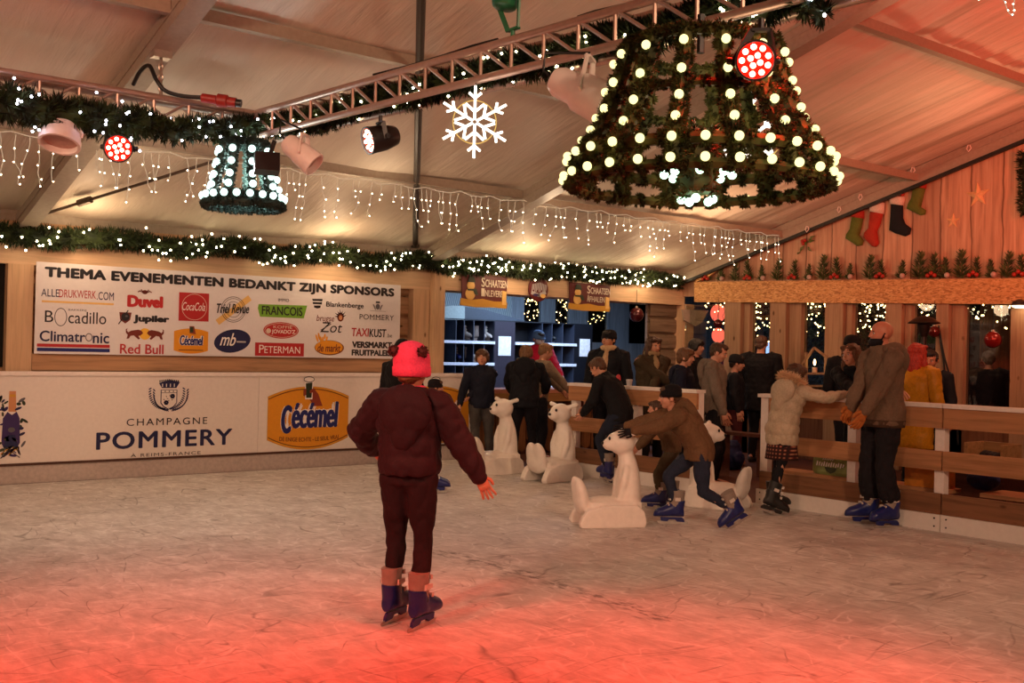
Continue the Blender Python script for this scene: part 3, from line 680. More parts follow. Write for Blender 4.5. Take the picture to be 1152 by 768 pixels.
pr.start(); a, zt_ = sp(291, 341); e, _ = sp(345.5, 344); _, zb_ = sp(291, 356); pr.poly([(a+k1*2, zb_), (e-k1*4, zb_), (e, zt_), (a, zt_-.01), (a-k1*1, (zt_+zb_)/2+k1*2)], INK['green']); pr.text('FRANCOIS', a+k1*4, e-k1*6, zb_+k1*2.5, zt_-k1*2.5, INK['black'], 2, bold=.02); pr.done('logo', ban)
pr.start(); c = sp(316.3, 371.5); pr.oval(*c, k1*22.5, k1*9.6, INK['red']); pr.ring(*c, k1*21, k1*8.4, k1*.5, INK['pale'], 2); pr.text("JOVADO'Z", c[0]-k1*12, c[0]+k1*18, c[1]-k1*5, c[1]+k1*1, INK['white'], 2, bold=.01); pr.text('KOFFIE', c[0]-k1*10, c[0]+k1*14, c[1]+k1*2.2, c[1]+k1*5.6, INK['pale'], 2); pr.oval(c[0]-k1*16, c[1]-k1*1, k1*3, k1*3, INK['pale'], 2); pr.done('logo', ban)
pr.start(); a, zt_ = sp(287, 385); e, _ = sp(342, 387); _, zb_ = sp(286, 400); pr.rect(a, zb_, e, zt_, INK['red']); pr.text('P', a+k1*5, a+k1*11, zb_+k1*3.4, zt_-k1*2.6, INK['white'], 2); pr.text('ETERMAN', a+k1*11.6, e-k1*5, zb_+k1*3.4, zt_-k1*4, INK['white'], 2); pr.done('logo', ban)
pr.start(); c = sp(357, 340.5)
for q, w_ in ((4.4, 7), (.6, 6.4), (-3.4, 4.6)): pr.poly([(c[0]-k1*w_, c[1]+k1*q), (c[0]+k1*w_, c[1]+k1*(q+.4)), (c[0]+k1*w_*.9, c[1]+k1*(q-2.4)), (c[0], c[1]+k1*(q-3.4 if w_ < 5 else q-2.2)), (c[0]-k1*w_*.9, c[1]+k1*(q-2.4))], INK['black'])
pr.done('logo', ban)
# a jester's head in a cap with points
pr.start(); c = sp(383, 356.5); pr.oval(*c, k1*4.5, k1*5.5, INK['brown'])
for q in range(7):
    g = .2+q*.46; pr.poly([(c[0]+k1*3.6*math.cos(g-.25), c[1]+k1*3.6*math.sin(g-.25)), (c[0]+k1*(8.4+(q % 2))*math.cos(g+.12), c[1]+k1*(8.8+(q % 2))*math.sin(g+.12)), (c[0]+k1*3.8*math.cos(g+.3), c[1]+k1*3.8*math.sin(g+.3))], INK['black'], 2)
pr.oval(c[0], c[1]-k1*.8, k1*2.4, k1*2.8, INK['peach'], 3); pr.stroke([(c[0]-k1*26, c[1]-k1*16.5), (c[0]-k1*13, c[1]-k1*9)], k1*.9, INK['black']); pr.done('logo', ban)
pr.start(); c = sp(370.5, 391); pr.oval(*c, k1*20, k1*9, INK['darkorange']); pr.oval(c[0]-k1*.6, c[1]+k1*.4, k1*18.8, k1*8.2, INK['orange'], 2)
for q in range(6): pr.oval(c[0]-k1*(17-q*2.6), c[1]+k1*(11+2.5*math.sin(q*1.9)), k1*1.3, k1*(5-.4*q), INK['orange'], 1, .35-.12*q, 10)
pr.text('de markt', c[0]-k1*16, c[0]+k1*15, c[1]-k1*5, c[1]+k1*4.4, INK['brown'], 3, shear=.2, bold=.015); pr.done('logo', ban)
pr.start(); c = sp(425, 344); pr.oval(c[0], c[1]-k1*1, k1*3, k1*3.6, INK['grey']); pr.rect(c[0]-k1*3, c[1]+k1*3.4, c[0]+k1*3, c[1]+k1*5.6, INK['black'])
for s in (-1, 1):
    for q in range(4): pr.oval(c[0]+s*k1*(3.6+q*.8), c[1]-k1*(4-q*1.6), k1*1.4, k1*.7, INK['grey'], 2, s*.7, 8)
pr.rect(c[0]-k1*11, c[1]-k1*6.6, c[0]+k1*12, c[1]-k1*6.2, INK['grey']); pr.rect(c[0]-k1*9, c[1]-k1*17, c[0]+k1*10, c[1]-k1*16.6, INK['grey']); pr.done('logo', ban)

# ------------------------------------------------------------------ the hanging signs of the rental opening
def hsign(name, label, box, lines, snow):
    l, yt, r, yb = box; SY = 11.98; f = lambda px, py: (lambda p: (p.x, p.z))(at_y(px, py, SY))
    xa_, za = f(l, yt); xb_, _ = f(r, yt); _, zb_ = f(l, yb); W, Hh = xb_-xa_, za-zb_
    t = thing(name, label, 'sign', ((xa_+xb_)/2, SY, zb_), 'wooden skate rental signs')
    b = MB(); b.prism([(xa_+.02, SY, zb_+.05), (xb_-.01, SY, zb_+.04), (xb_, SY, za-.01), (xa_, SY, za)], (0, .02, 0)); build('board', b, INK['maroon'], t)
    pr = Print((0, SY, 0), (1, 0, 0), (0, 0, 1), (0, -1, 0)); S = lambda x, y: (xa_+W*x, zb_+Hh*y)
    b = MB(); pts = [S(-.03, .02), S(.3, -.02), S(.7, 0), S(.98, -.01), S(1.0, .14), S(.96, .26), S(.9, .2), S(.7, .19), S(.45, .25), S(.2, .2), S(-.02, .24)]; b.prism([(x, SY-.014, z) for x, z in pts], (0, .014, 0)); build('snow_bank', b, INK['gold'], t)
    b = MB()
    for x, y, r_ in ((.19, .38, .155), (.2, .64, .12)): b.lathe([(Hh*r_*1.2, 0), (Hh*r_*1.1, .012), (Hh*r_*.5, .02)], (xa_+W*x, SY, zb_+Hh*y), (0, -1, 0), 18)
    build('snowman', b, INK['straw'], t)
    b = MB(); b.prism([(x, SY-.022, z) for x, z in (S(.12, .74), S(.28, .74), S(.25, .9), S(.16, .93))], (0, .022, 0)); b.prism([(x, SY-.026, z) for x, z in (S(.11, .53), S(.3, .55), S(.31, .49), S(.34, .36), S(.27, .38), S(.24, .48), S(.12, .48))], (0, .01, 0)); build('hat_and_scarf', b, INK['darkgreen'], t)
    b = MB(); b.prism([(x, SY-.016, z) for x, z in (S(.88, .1), S(.97, .1), S(.97, .52), S(.88, .54))], (0, .016, 0)); build('post', b, INK['straw'], t)
    for st, x0_, x1_, y0_, y1_ in lines:
        pr.start(); a, c = S(x0_, y0_); d, e = S(x1_, y1_); pr.text(st[0], a, a+(d-a)*.13, c, e, INK['pale'], 6, bold=.02); pr.text(st[1:], a+(d-a)*.145, d, c, c+(e-c)*.8, INK['pale'], 6, bold=.015); pr.done('lettering', t)
    return t
hsign('rental_sign', 'dark red wooden sign reading Schaatsen Inleveren with a snowman', (519.5, 307, 571, 344), [('SCHAATSEN', .42, 1.0, .62, .92), ('INLEVEREN', .42, .97, .33, .58)], 0)
hsign('rental_sign', 'dark red wooden sign reading Schaatsen Afhalen with a snowman', (641, 317, 686.5, 348), [('SCHAATSEN', .42, 1.0, .62, .92), ('AFHALEN', .42, .86, .32, .58)], 0)
c = at_y(605, 325, 11.98); t = thing('round_sign', 'round dark red sign with silver letters between the two snowman signs', 'sign', c)
b = MB(); b.lathe([(.185, 0), (.185, .02), (.17, .026)], c, (0, -1, 0), 28); build('disc', b, INK['maroon'], t)
pr = Print((c.x, c.y-.026, c.z), (1, 0, 0), (0, 0, 1), (0, -1, 0)); pr.start()
for i in range(11): pr.stroke([(-.13+i*.026, -.03+.02*math.sin(i*2)), (-.13+i*.026+.012, .09-.03*abs(i-5)/5)], .016, INK['silver'])
pr.stroke([(-.13, -.06), (0, -.09), (.12, -.05)], .05, INK['silver']); pr.oval(-.06, -.09, .05, .02, INK['purple'], 2); pr.oval(.08, -.1, .05, .03, INK['straw'], 2); pr.done('silver_relief', t)
# ------------------------------------------------------------------ greenery
def needles(name, c, c2):
    t = NT(name); f = t.noise(t.coord((1, 1, 1)), 9, 2); t.col(t.ramp(f, [(.35, lin(c)), (.65, lin(c2))])); t.set(Roughness=.7); t.b.inputs['Specular IOR Level'].default_value = .3; return t.m
PINE = needles('pine_needles', '#10190c', '#2f3d1b'); TINSEL = needles('tinsel_needles', '#2a2e12', '#565628'); TINSELC = needles('cool_tinsel', '#1a2a26', '#3a4c46')
def spray(b, p, d, L, k=7, w=.011, spread=.9, rnd=random):
    """a tuft of flat needles leaving p around direction d"""
    d = d.normalized(); x, y = perp(d)
    for i in range(k):
        a = rnd.uniform(0, 2*PI); s_ = rnd.uniform(.25, spread); n = (d+x*(s_*math.cos(a))+y*(s_*math.sin(a))).normalized(); l = L*rnd.uniform(.6, 1.1); sd = n.cross(V((rnd.random()-.5, rnd.random()-.5, rnd.random()-.5))).normalized()*(w/2)
        m = p+n*(l*.5)
        b.add([p-sd*.4, m-sd, p+n*l, m+sd], [(0, 1, 2, 3)])
def path_points(pts, step):
    out = []; pts = [V(p) for p in pts]
    for a, c in zip(pts[:-1], pts[1:]):
        L = (c-a).length; n = max(1, int(L/step))
        for i in range(n): out.append((a.lerp(c, i/n), (c-a).normalized()))
    out.append((pts[-1], (pts[-1]-pts[-2]).normalized())); return out
def foliage(b, pts, r, per_m, L, k=7, w=.012, rnd=None, squash=1.0, core=.45):
    rnd = rnd or random; b.tube(pts, r*core, 6)
    for p, d in path_points(pts, .05):
        x, y = perp(d)
        for q in range(max(1, int(per_m*.05+rnd.random()))):
            a = rnd.uniform(0, 2*PI); o = x*math.cos(a)+y*math.sin(a)*squash; o.z *= 1; pp = p+d*rnd.uniform(-.025, .025)+o*(r*core*.8)
            spray(b, pp, o+d*rnd.uniform(-.5, .5), L*rnd.uniform(.7, 1.15), k, w, .8, rnd)
def ball(r, nu=10, nv=7): b = MB(); b.ell((0, 0, 0), r, None, nu, nv); return b.mesh('bulb')
FAIRY = glow('fairy_bulb_glow', '#ffe9b8', 26); FAIRYC = glow('cool_fairy_glow', '#e8e6ff', 26); BIGB = glow('warm_bulb_glow', '#ffee9e', 2.1); COLDB = glow('cold_bulb_glow', '#d8fff4', 3); ICIC = glow('icicle_glow', '#ffdcb0', 22); GREENB = glow('green_white_glow', '#c8ffd8', 7)
_bm = {}
def bulbmesh(r, m, nu=8, nv=6):
    k = (r, m.name)
    if k not in _bm: me = ball(r, nu, nv); finish(me, m, True); _bm[k] = me
    return _bm[k]
def bulbs(t, pts, me, limit=100):
    """each bulb a part of its own; past the limit the farthest become one part"""
    pts = sorted(pts, key=lambda p: (p-CAMC).length); o0 = ORI[t.name]
    for p in pts[:limit]:
        o = bpy.data.objects.new('bulb', me); COL.objects.link(o); o.parent = t; o.location = p-o0
    if len(pts) > limit:
        b = MB(); vs = [v.co.copy() for v in me.vertices]; fs = [tuple(f.vertices) for f in me.polygons]
        for p in pts[limit:]: b.add([v+p for v in vs], fs)
        build('bulb', b, me.materials[0], t, True)['kind'] = 'stuff'
def garland(label, pts, r, per_m, L, nb, seed, mat=PINE, bm=FAIRY, br=.0115, group=None, fall=0, cat='garland'):
    rnd = random.Random(seed); t = thing('pine_garland', label, cat, pts[0], group); b = MB()
    foliage(b, pts, r, per_m, L, 8, .013, rnd); build('foliage', b, mat, t, None)
    pp = path_points(pts, .02); B = []
    for i in range(nb):
        p, d = rnd.choice(pp); x, y = perp(d); tw = (CAMC-p).normalized(); o = (tw+x*rnd.uniform(-1, 1)+y*rnd.uniform(-1, 1)).normalized(); o = (o-d*o.dot(d)*.7); B.append(p+o*(r*rnd.uniform(.85, 1.1)))
    bulbs(t, B, bulbmesh(br, bm)); return t
# along the top of the back wall
gp = []
for i in range(27):
    x = 2.0+i*.42; gp.append(V((x, 11.9, 2.58+.018*(x-2)/1.0*.55+.035*math.sin(i*1.9)+.02*math.sin(i*4.1))))
labs = ['lit pine garland on the log wall above the first half of the sponsor banner', 'lit pine garland on the log wall above the second half of the sponsor banner', 'lit pine garland above the rental opening and its two snowman signs', 'lit pine garland between the second snowman sign and the wooden gable']
for k, (a, c) in enumerate(((0, 8), (8, 14), (14, 21), (21, 26))):
    garland(labs[k], gp[a:c+1], .165, 260, .105, (60, 56, 76, 60)[k], 20+k, group='lit pine garlands along the back wall')

# ------------------------------------------------------------------ the lighting truss
TY = 8.1
L0, U0 = at_y(286, 154, TY), at_y(286, 127.5, TY); SEP = U0.z-L0.z
E1 = at_z(891, 0, L0.z); dA = (E1-L0).normalized(); sideA = V((dA.y, -dA.x, 0)).normalized()   # away from the camera side
if sideA.x < 0: sideA = -sideA
CH = plain('truss_tube', '#b59a8c', .4, .6, .06)
def tubechord(p, q, r=.026): b = MB(); b.tube([p, q], r, 10); return b
def truss(label, P, D, S, length, sep, n):
    """box truss: P lower near chord start, D direction, S sideways"""
    t = thing('lighting_truss', label, 'truss', P); up = V((0, 0, sep)); sd = S*sep
    for o in (V(), up, sd, sd+up): build('chord', tubechord(P+o, P+o+D*length), CH, t)
    st = length/n
    for i in range(n+1):
        q = P+D*(st*i)
        b = MB(); b.tube([q, q+up], .012, 6); build('strut', b, CH, t)
        b = MB(); b.tube([q+up, q+up+sd], .009, 6); build('strut', b, CH, t)
        if i < n:
            b = MB(); b.tube([q+up, q+D*st], .012, 6); build('brace', b, CH, t)
            b = MB(); b.tube([q+sd, q+sd+up+D*st], .009, 6); build('brace', b, CH, t)
    return t
truss('silver lighting truss running from the small bell towards the large bell', L0, dA, sideA, 7.2, SEP, 26)
PB = at_y(300, 150, TY); dB = V((-1, 0, 0)); LB = V((L0.x, L0.y, L0.z))
truss('silver lighting truss crossing from the left edge to the small bell', LB+V((0, .0, 0)), dB, V((0, 1, 0)), 5.5, SEP, 20)
def onA(px, below=0):
    """point of the near lower chord seen in column px"""
    d = ray(px, 0); n = V((d.x, d.y, 0)); c = V((-d.y, d.x, 0)); s_ = -c.dot(L0)/c.dot(dA); return L0+dA*s_+V((0, 0, -below))
def depth(p): return (p-CAMC).dot(_F)
# pine garlands wound along it
ga = []
for px, py in ((300, 146), (350, 136), (405, 126), (450, 118), (500, 100), (555, 80), (600, 64), (660, 46), (720, 34), (780, 20), (840, 8), (900, -2)):
    q = onA(px)+V((0, 0, SEP*.42+.03*math.sin(px*.05)))+sideA*(SEP*.75); ga.append(q)
garland('lit pine garland wound through the truss above the snowflake', ga[:6], .125, 480, .085, 34, 41, group='pine garlands on the lighting trusses', br=.009)
garland('lit pine garland wound through the truss above the large bell', ga[5:], .12, 480, .085, 40, 42, group='pine garlands on the lighting trusses', br=.008)
gb = [at_y(px, py, 8.0) for px, py in ((-40, 112), (10, 116), (50, 126), (95, 132), (130, 140), (165, 138))]
garland('thick lit pine garland hanging from the truss at the left edge', gb, .20, 330, .11, 30, 43, group='pine garlands on the lighting trusses', bm=FAIRYC, br=.009)
gb = [at_y(px, py, 8.02) for px, py in ((170, 140), (195, 150), (225, 143), (250, 148), (285, 142), (310, 140))]
garland('thin lit pine garland hanging from the truss over the small bell', gb, .13, 330, .095, 18, 44, group='pine garlands on the lighting trusses', bm=FAIRYC, br=.009)
q = at_d(908, 8, 5.0); garland('stray end of pine garland hanging beyond the large bell', [q+V((0, 0, .15)), q, q+V((.06, -.05, -.03))], .06, 300, .085, 4, 45, bm=FAIRYC, br=.008)

# ------------------------------------------------------------------ stage lamps
def basis(d):
    d = V(d).normalized(); x = d.cross(V((0, 0, 1)));
    if x.length < .05: x = V((1, 0, 0))
    x.normalize(); return d, x, x.cross(d)
BODY = plain('lamp_black', '#1b1312', .4); REDG = glow('red_led_face', '#e81408', 3.2); LEDG = glow('red_led_core', '#ffc0a0', 9); WHITEC = plain('lamp_white_housing', '#ddd0ca', .45, var=.04)
def par(label, c, d, hang, r=.085, L=.19, body=BODY, face=REDG, led=LEDG, leds=13, name='par_lamp', up=1):
    d, x, y = basis(d); t = thing(name, label, 'stage light', c, None)
    b = MB(); b.lathe([(r*.62, -L), (r*.72, -L*.96), (r*.95, -L*.55), (r, -.01), (r*1.03, -.01), (r*1.03, .012), (r*.93, .012), (r*.9, -.015)], c, d, 24); build('housing', b, body, t)
    b = MB(); b.lathe([(r*.9, -.016), (r*.9, -.010)], c, d, 24); build('face', b, face, t)
    if leds:
        for k in range(leds):
            rr, a = (r*.27, k*2*PI/4+.4) if k < 4 else (r*.68, k*2*PI/(leds-4))
            p = c+d*-.006+x*(rr*math.cos(a))+y*(rr*math.sin(a)); o = bpy.data.objects.new('led', bulbmesh(r*.155, led)); COL.objects.link(o); o.parent = t; o.location = p-c
    m = c-d*(L*.42); k = V(hang)
    for s_ in (-1, 1):
        b = MB(); e = m+x*(s_*r*1.12); b.bar(e-V((0, 0, .015)), V((k.x, k.y, k.z))+x*(s_*r*.45), .012, .03); build('yoke', b, body, t)
        b = MB(); b.lathe([(r*.16, 0), (r*.2, .012), (r*.16, .024)], m+x*(s_*r*1.08), x*s_, 10); build('knob', b, body, t)
    b = MB(); b.bar(k-x*(r*.5), k+x*(r*.5), .03, .014); b.tube([k, k+V((0, 0, .05*up))], .014, 8); build('bracket', b, body, t)
    return t
def dvec(right, up, away): return (_R0*right+_U0*up+_F0*away).normalized()
q = onA(424, 0); par('red LED can tilted left under the truss beside the tent pole', at_d(415, 158, depth(q)), dvec(-.80, -.28, -.5), at_d(428, 138, depth(q)), r=.095, L=.22)
c = at_d(132, 166, 7.9); par('red LED can hanging below the thick pine garland', at_d(133, 167, 7.8), dvec(.25, -.22, -.9), at_d(130, 148, 7.95), r=.1, L=.2)
c = at_d(850, 68, 4.62); par('red LED can glowing in front of the large bell', c, dvec(-.1, -.25, -1), at_d(856, 34, 4.75), r=.085, L=.2)
q = onA(577, 0); par('green LED can standing on top of the truss', at_d(573, -26, depth(q)+.05), dvec(.12, .9, .1), at_d(577, 33, depth(q)), r=.105, L=.2, body=plain('green_lit_can', '#1c6b45', .35), face=glow('green_face', '#30ff90', 2), leds=0, up=-1)
def flood(label, c, d, r0, r1, L, hang, face=True):
    d, x, y = basis(d); t = thing('flood_lamp', label, 'stage light', c)
    b = MB(); b.lathe([(r0*.3, -L*1.02), (r0*.75, -L*.98), (r0, -L*.85), (r0*1.02, -L*.55), (r1*.95, -L*.45), (r1, -.02), (r1*1.04, -.02), (r1*1.04, .02), (r1*.9, .02), (r1*.88, -.03)], c, d, 26); build('housing', b, WHITEC, t)
    b = MB(); b.lathe([(r1*.88, -.031), (r1*.88, -.025)], c, d, 26); build('lens', b, plain('lamp_lens', '#b08a7c', .3), t)
    k = V(hang)
    for s_ in (-1, 1):
        b = MB(); b.bar(c-d*(L*.35)+x*(s_*r1*1.1), k+x*(s_*r1*.6), .012, .035); build('yoke', b, WHITEC, t)
    b = MB(); b.bar(k-x*(r1*.62), k+x*(r1*.62), .035, .014); build('bracket', b, WHITEC, t)
    b = MB(); e = c-d*L; b.tube([e, e-d*.06+V((0, 0, .02)), e-d*.05+V((.0, 0, .12)), k+V((0, 0, .03))], .008, 6); build('cable', b, CABLE, t)
    return t
flood('pink white flood can aimed down beside the small bell', at_d(352, 184, 7.55), dvec(.72, -.58, -.1), .075, .088, .26, at_d(343, 152, 7.6))
flood('large white flood can under the truss between snowflake and large bell', at_d(678, 116, 5.75), dvec(.82, -.45, -.25), .085, .115, .32, at_d(664, 66, 5.85))
flood('white flood can facing out below the thick left garland', at_d(67, 160, 7.6), dvec(0.0, -.93, -.37), .1, .14, .16, at_d(70, 135, 7.75))
c = at_d(300, 184, 7.9); t = thing('fixture_box', 'small black lamp box hanging at the right of the small bell', 'stage light', c)
b = MB(); d, x, y = basis(dvec(-.3, -.2, .9)); R3 = Matrix((x, d, y)).transposed(); b.box((-.09, -.06, -.07), (.09, .06, .07), 0, R3, c); build('housing', b, BODY, t)
b = MB(); b.bar(c+V((.02, 0, .05)), at_d(309, 158, 7.9), .03, .02); build('yoke', b, BODY, t)
# chain, hook and cable holding the left truss
c = at_y(181, 66, 8.1); kx = at_y(181, 108, 8.1); t = thing('truss_chain', 'steel chain holding the left truss to the tent rafter', 'chain', kx)
n = 7
for i in range(n):
    p = c.lerp(kx, (i+.5)/n); b = MB(); h = (c-kx).length/n*.72; sd = V((1, 0, 0)) if i % 2 else V((0, 1, 0)); b.tube([p+V((0, 0, h*math.cos(a)))+sd*(h*.5*math.sin(a)) for a in [j*2*PI/10 for j in range(10)]], .008, 6, 0, True, True); build('link', b, ALU, t)
b = MB(); b.box((-.07, -.05, -.03), (.07, .05, .05), 0, None, c+V((0, 0, .03))); build('clamp', b, ALU, t)
pts = [at_d(px, py, dd) for px, py, dd in ((150, 95, 8.3), (158, 80, 8.2), (168, 74, 8.15), (176, 90, 8.1), (186, 102, 8.1), (205, 108, 8.1), (232, 110, 8.1))]
b = MB(); b.tube(spl(pts), .016, 8); tag(build('power_cable', b, CABLE), 'thick black power cable looping from rafter to red plug', 'cable')
c = at_d(248, 113, 8.1); d, x, y = basis(at_d(264, 115, 8.1)-at_d(230, 110, 8.1)); t = thing('power_plug', 'red power coupler lying on the left lighting truss', 'plug', c)
b = MB(); b.lathe([(.02, -.15), (.035, -.14), (.035, -.03), (.05, -.02), (.05, .05), (.038, .06), (.038, .12)], c, d, 16); build('body', b, plain('plug_red', '#8c2018', .45), t); b = MB(); b.lathe([(.03, .12), (.03, .16)], c, d, 12); build('collar', b, BODY, t)
for px, py, px2, py2, px3, py3 in ((560, 46, 500, 64, 420, 86), (650, 21, 690, 10, 730, -2)):
    b = MB(); b.tube([at_d(a, c_-2, depth(onA(a))+.02) for a, c_ in ((px, py), ((px+px2)/2, (py+py2)/2-1), (px2, py2), ((px2+px3)/2, (py2+py3)/2+1), (px3, py3))], .008, 6)
    tag(build('lamp_cable', b, CABLE), 'black cable along the truss left of the green can' if px < 600 else 'black cable along the truss right of the green can', 'cable')

# ------------------------------------------------------------------ bells of tinsel and bulbs
def bell(label, c, prof, hoops, nrib, rows, dense, rt, mat, me, seed, clap=None, turn=0):
    """prof: list of (height, radius); hoops: heights carrying a ring; rows: heights of bulbs on the ribs; dense: (height, count)"""
    rnd = random.Random(seed); t = thing('light_bell', label, 'bell decoration', c)
    def rad(h):
        for (h0, r0), (h1, r1) in zip(prof[:-1], prof[1:]):
            if h0 <= h <= h1: return r0+(r1-r0)*(h-h0)/(h1-h0)
        return prof[-1][1]
    def ringpts(h, n=40): return [c+V((rad(h)*math.cos(a), rad(h)*math.sin(a), h)) for a in [2*PI*i/n for i in range(n+1)]]
    for h, r_ in hoops: b = MB(); foliage(b, ringpts(h), r_, 900*rt, r_*.72, 11, .0055, rnd, core=.7); build('hoop', b, mat, t, None)
    B = []
    for i in range(nrib):
        a = turn+2*PI*i/nrib; e = V((math.cos(a), math.sin(a), 0)); b = MB(); foliage(b, [c+e*r+V((0, 0, h)) for h, r in prof], .05*rt, 900*rt, .032*rt, 11, .005, rnd, core=.66); build('rib', b, mat, t, None)
        for h in rows: B.append(c+e*(rad(h)+.045*rt)+V((0, 0, h)))
    for h, n in dense:
        for i in range(n): a = turn+2*PI*(i+.5*0)/n; B.append(c+V((math.cos(a), math.sin(a), 0))*(rad(h)+.05*rt)+V((0, 0, h)))
    if clap:
        b = MB(); foliage(b, [c+V((0, 0, clap)), c+V((0, 0, clap-.15)), c+V((0, 0, clap-.3))], .13, 700, .06, 8, .009, rnd, core=.7); build('clapper', b, mat, t, None)
        for i in range(13): a = i*2*PI/8; lo = i >= 8; a = a if not lo else i*2*PI/5; rr = .08 if lo else .165; o = bpy.data.objects.new('clapper_bulb', bulbmesh(.022, GREENB)); COL.objects.link(o); o.parent = t; o.location = V((rr*math.cos(a), rr*math.sin(a), clap-.335 if lo else clap-.21))
    bulbs(t, B, me); return t
BC = at_d(785, 208, 5.25)
bell('large hanging bell of tinsel hoops and warm round bulbs', BC, [(0, .62), (.115, .60), (.2, .545), (.31, .47), (.44, .425), (.58, .385), (.67, .365)], [(0, .037), (.115, .042), (.40, .028), (.66, .036)], 14, [.22, .33, .46, .60], [(.02, 28), (.115, 28)], 1.0, TINSEL, bulbmesh(.0215, BIGB, 12, 8), 61, clap=.26, turn=.1)
b = MB(); b.tube([BC+V((0, 0, .65)), BC+V((0, 0, .84))], .02, 6); tag(build('hanging_wire', b, CABLE), 'wire that hangs the large bell from the truss', 'wire')
BS = at_d(274, 231, 8.5)
bell('small hanging bell of tinsel with cold white bulbs', BS, [(0, .295), (.05, .285), (.12, .24), (.3, .2), (.5, .165)], [(0, .04), (.06, .035), (.49, .03)], 9, [.14, .22, .32, .42], [(.06, 20)], .8, TINSELC, bulbmesh(.029, COLDB, 10, 7), 62, turn=.35)

# ------------------------------------------------------------------ snowflakes of light tube
SNOW = glow('snowflake_tube', '#fff0da', 5.5); SNOWR = glow('snowflake_ring', '#ffcf70', .9)
def snowflake(label, c, r, hang, rot=0):
    d, x, y = basis(dvec(.05, 0, -1)); t = thing('light_snowflake', label, 'light decoration', c)
    for k in range(6):
        a = PI/2+k*PI/3+rot; e = x*-math.cos(a)+y*math.sin(a); f = x*math.sin(a)+y*math.cos(a); b = MB(); w = .0165*r/.24
        b.tube([c+e*(r*.06), c+e*r], w*.5, 8)
        for s_ in (-1, 1):
            for q, l in ((.28, .30), (.66, .2)): b.tube([c+e*(r*q), c+e*(r*(q+l*.72))+f*(s_*r*l*.85)], w*.5, 8)
        build('arm', b, SNOW, t, True)
    b = MB(); b.tube([c+(x*math.cos(a)+y*math.sin(a))*(r*.6)-d*.01 for a in [i*2*PI/36 for i in range(36)]], .0035, 5, 0, True, True); build('ring', b, SNOWR, t, True)
    b = MB(); b.tube([c+V((0, 0, r*.9)), V(hang)], .003, 5); build('hanging_wire', b, CABLE, t)
q = onA(536); snowflake('glowing snowflake hanging under the truss by the tent pole', at_d(534, 137, depth(q)-.05), .225, at_d(536, 82, depth(q)))
snowflake('glowing snowflake half hidden behind the large bell', at_d(850, 150, 7.2), .31, roof_point(850, 40, .15), .15)

# ------------------------------------------------------------------ icicle strings
CORD = glow('lit_white_cord', '#ffd9b0', .55)  # the cord's own glow stands for light caught from its bulbs
ir = random.Random(5); xs_ = [2.0, 4.15, 6.3, 8.45, 10.7, 12.9]; names = ['at the left edge behind the red can', 'behind the small bell', 'left of the tent pole', 'under the snowflake', 'behind the large bell', ]
labs = ['icicle light string hanging behind the left garland and red can', 'icicle light string hanging on both sides of the small bell', 'icicle light string hanging beside the long tent pole', 'icicle light string hanging between rafter and large bell', 'icicle light string hanging below the large bell to the gable']
ico = bulbmesh(.0064, ICIC)
for k in range(5):
    x0, x1 = xs_[k], xs_[k+1]; t = thing('icicle_lights', labs[k], 'string lights', (x0, 9.95, 3.3), 'icicle lights along the lower purlin'); B = []
    b = MB(); n = 14; b.tube([V((x0+(x1-x0)*i/n, 9.9+.02*math.sin(i), 3.27-.02*math.sin(i*2.2))) for i in range(n+1)], .004, 5); build('cord', b, CORD, t)
    x = x0+.06
    while x < x1-.03:
        L = ir.choice((.14, .22, .3, .38, .46, .3)); p = V((x, 9.9+ir.uniform(-.02, .02), 3.26)); pts = [p]; cur = ir.uniform(-.35, .35)
        m = int(L/.06)+1
        for i in range(m): p = p+V((cur*.022*i*ir.uniform(.3, 1)+ir.uniform(-.016, .016), ir.uniform(-.014, .014), -.06)); pts.append(p); 
        for i, p_ in enumerate(pts[1:]):
            if i % 2 == 1 or i == m-1: B.append(p_+V((ir.uniform(-.02, .02), -.012, 0)))
        b = MB(); b.tube(pts, .0036, 5); build('drop', b, CORD, t, True); x += ir.choice((.07, .09, .12, .18))
    bulbs(t, B, ico, 100)
t = thing('icicle_lights', 'short end of icicle lights high on the folded canvas at the right', 'string lights', at_d(1120, 2, 8.5)); B = []
for px, py0, pts in ((1098, 0, [(1100, -4), (1101, 1)]), (1130, 0, [(1126, -6), (1131, 4), (1134, 13), (1139, 18)]), (1141, 0, [(1143, -6), (1140, 6), (1141, 13), (1139, 18)])):
    pp = [at_d(x, y, 8.5) for x, y in pts]; b = MB(); b.tube(pp, .004, 5); build('drop', b, CORD, t, True); B += [p+V((0, 0, .01)) for p in pp[1:]]
bulbs(t, B, ico)

# ------------------------------------------------------------------ on the gable wall
def gp_(px, py, o=.0): return at_x(px, py, 13.13-o)
def pillow(pts, th, sub=1):
    """stuffed shape from an outline on the gable wall: front bulges towards the rink"""
    c = V(); pts = [V(p) for p in pts]
    for p in pts: c += p
    c /= len(pts); b = MB(); n = len(pts); rings = [(1.0, 0), (1.0, .45), (.86, .9), (.5, 1.15)]
    for s_, o in rings:
        for p in pts: q = c+(p-c)*s_; b.v.append(V((p.x-th*o, q.y, q.z)))
    for j in range(len(rings)-1):
        for i in range(n): k = (i+1) % n; b.f.append((j*n+i, j*n+k, (j+1)*n+k, (j+1)*n+i)); b.m.append(0)
    b.f.append(tuple((len(rings)-1)*n+i for i in range(n))); b.m.append(0); return b
Z = lambda x, y: gp_(880+x/4.04, 150+y/4.04)
FELT = lambda n, c: cloth('felt_'+n, c, .9)
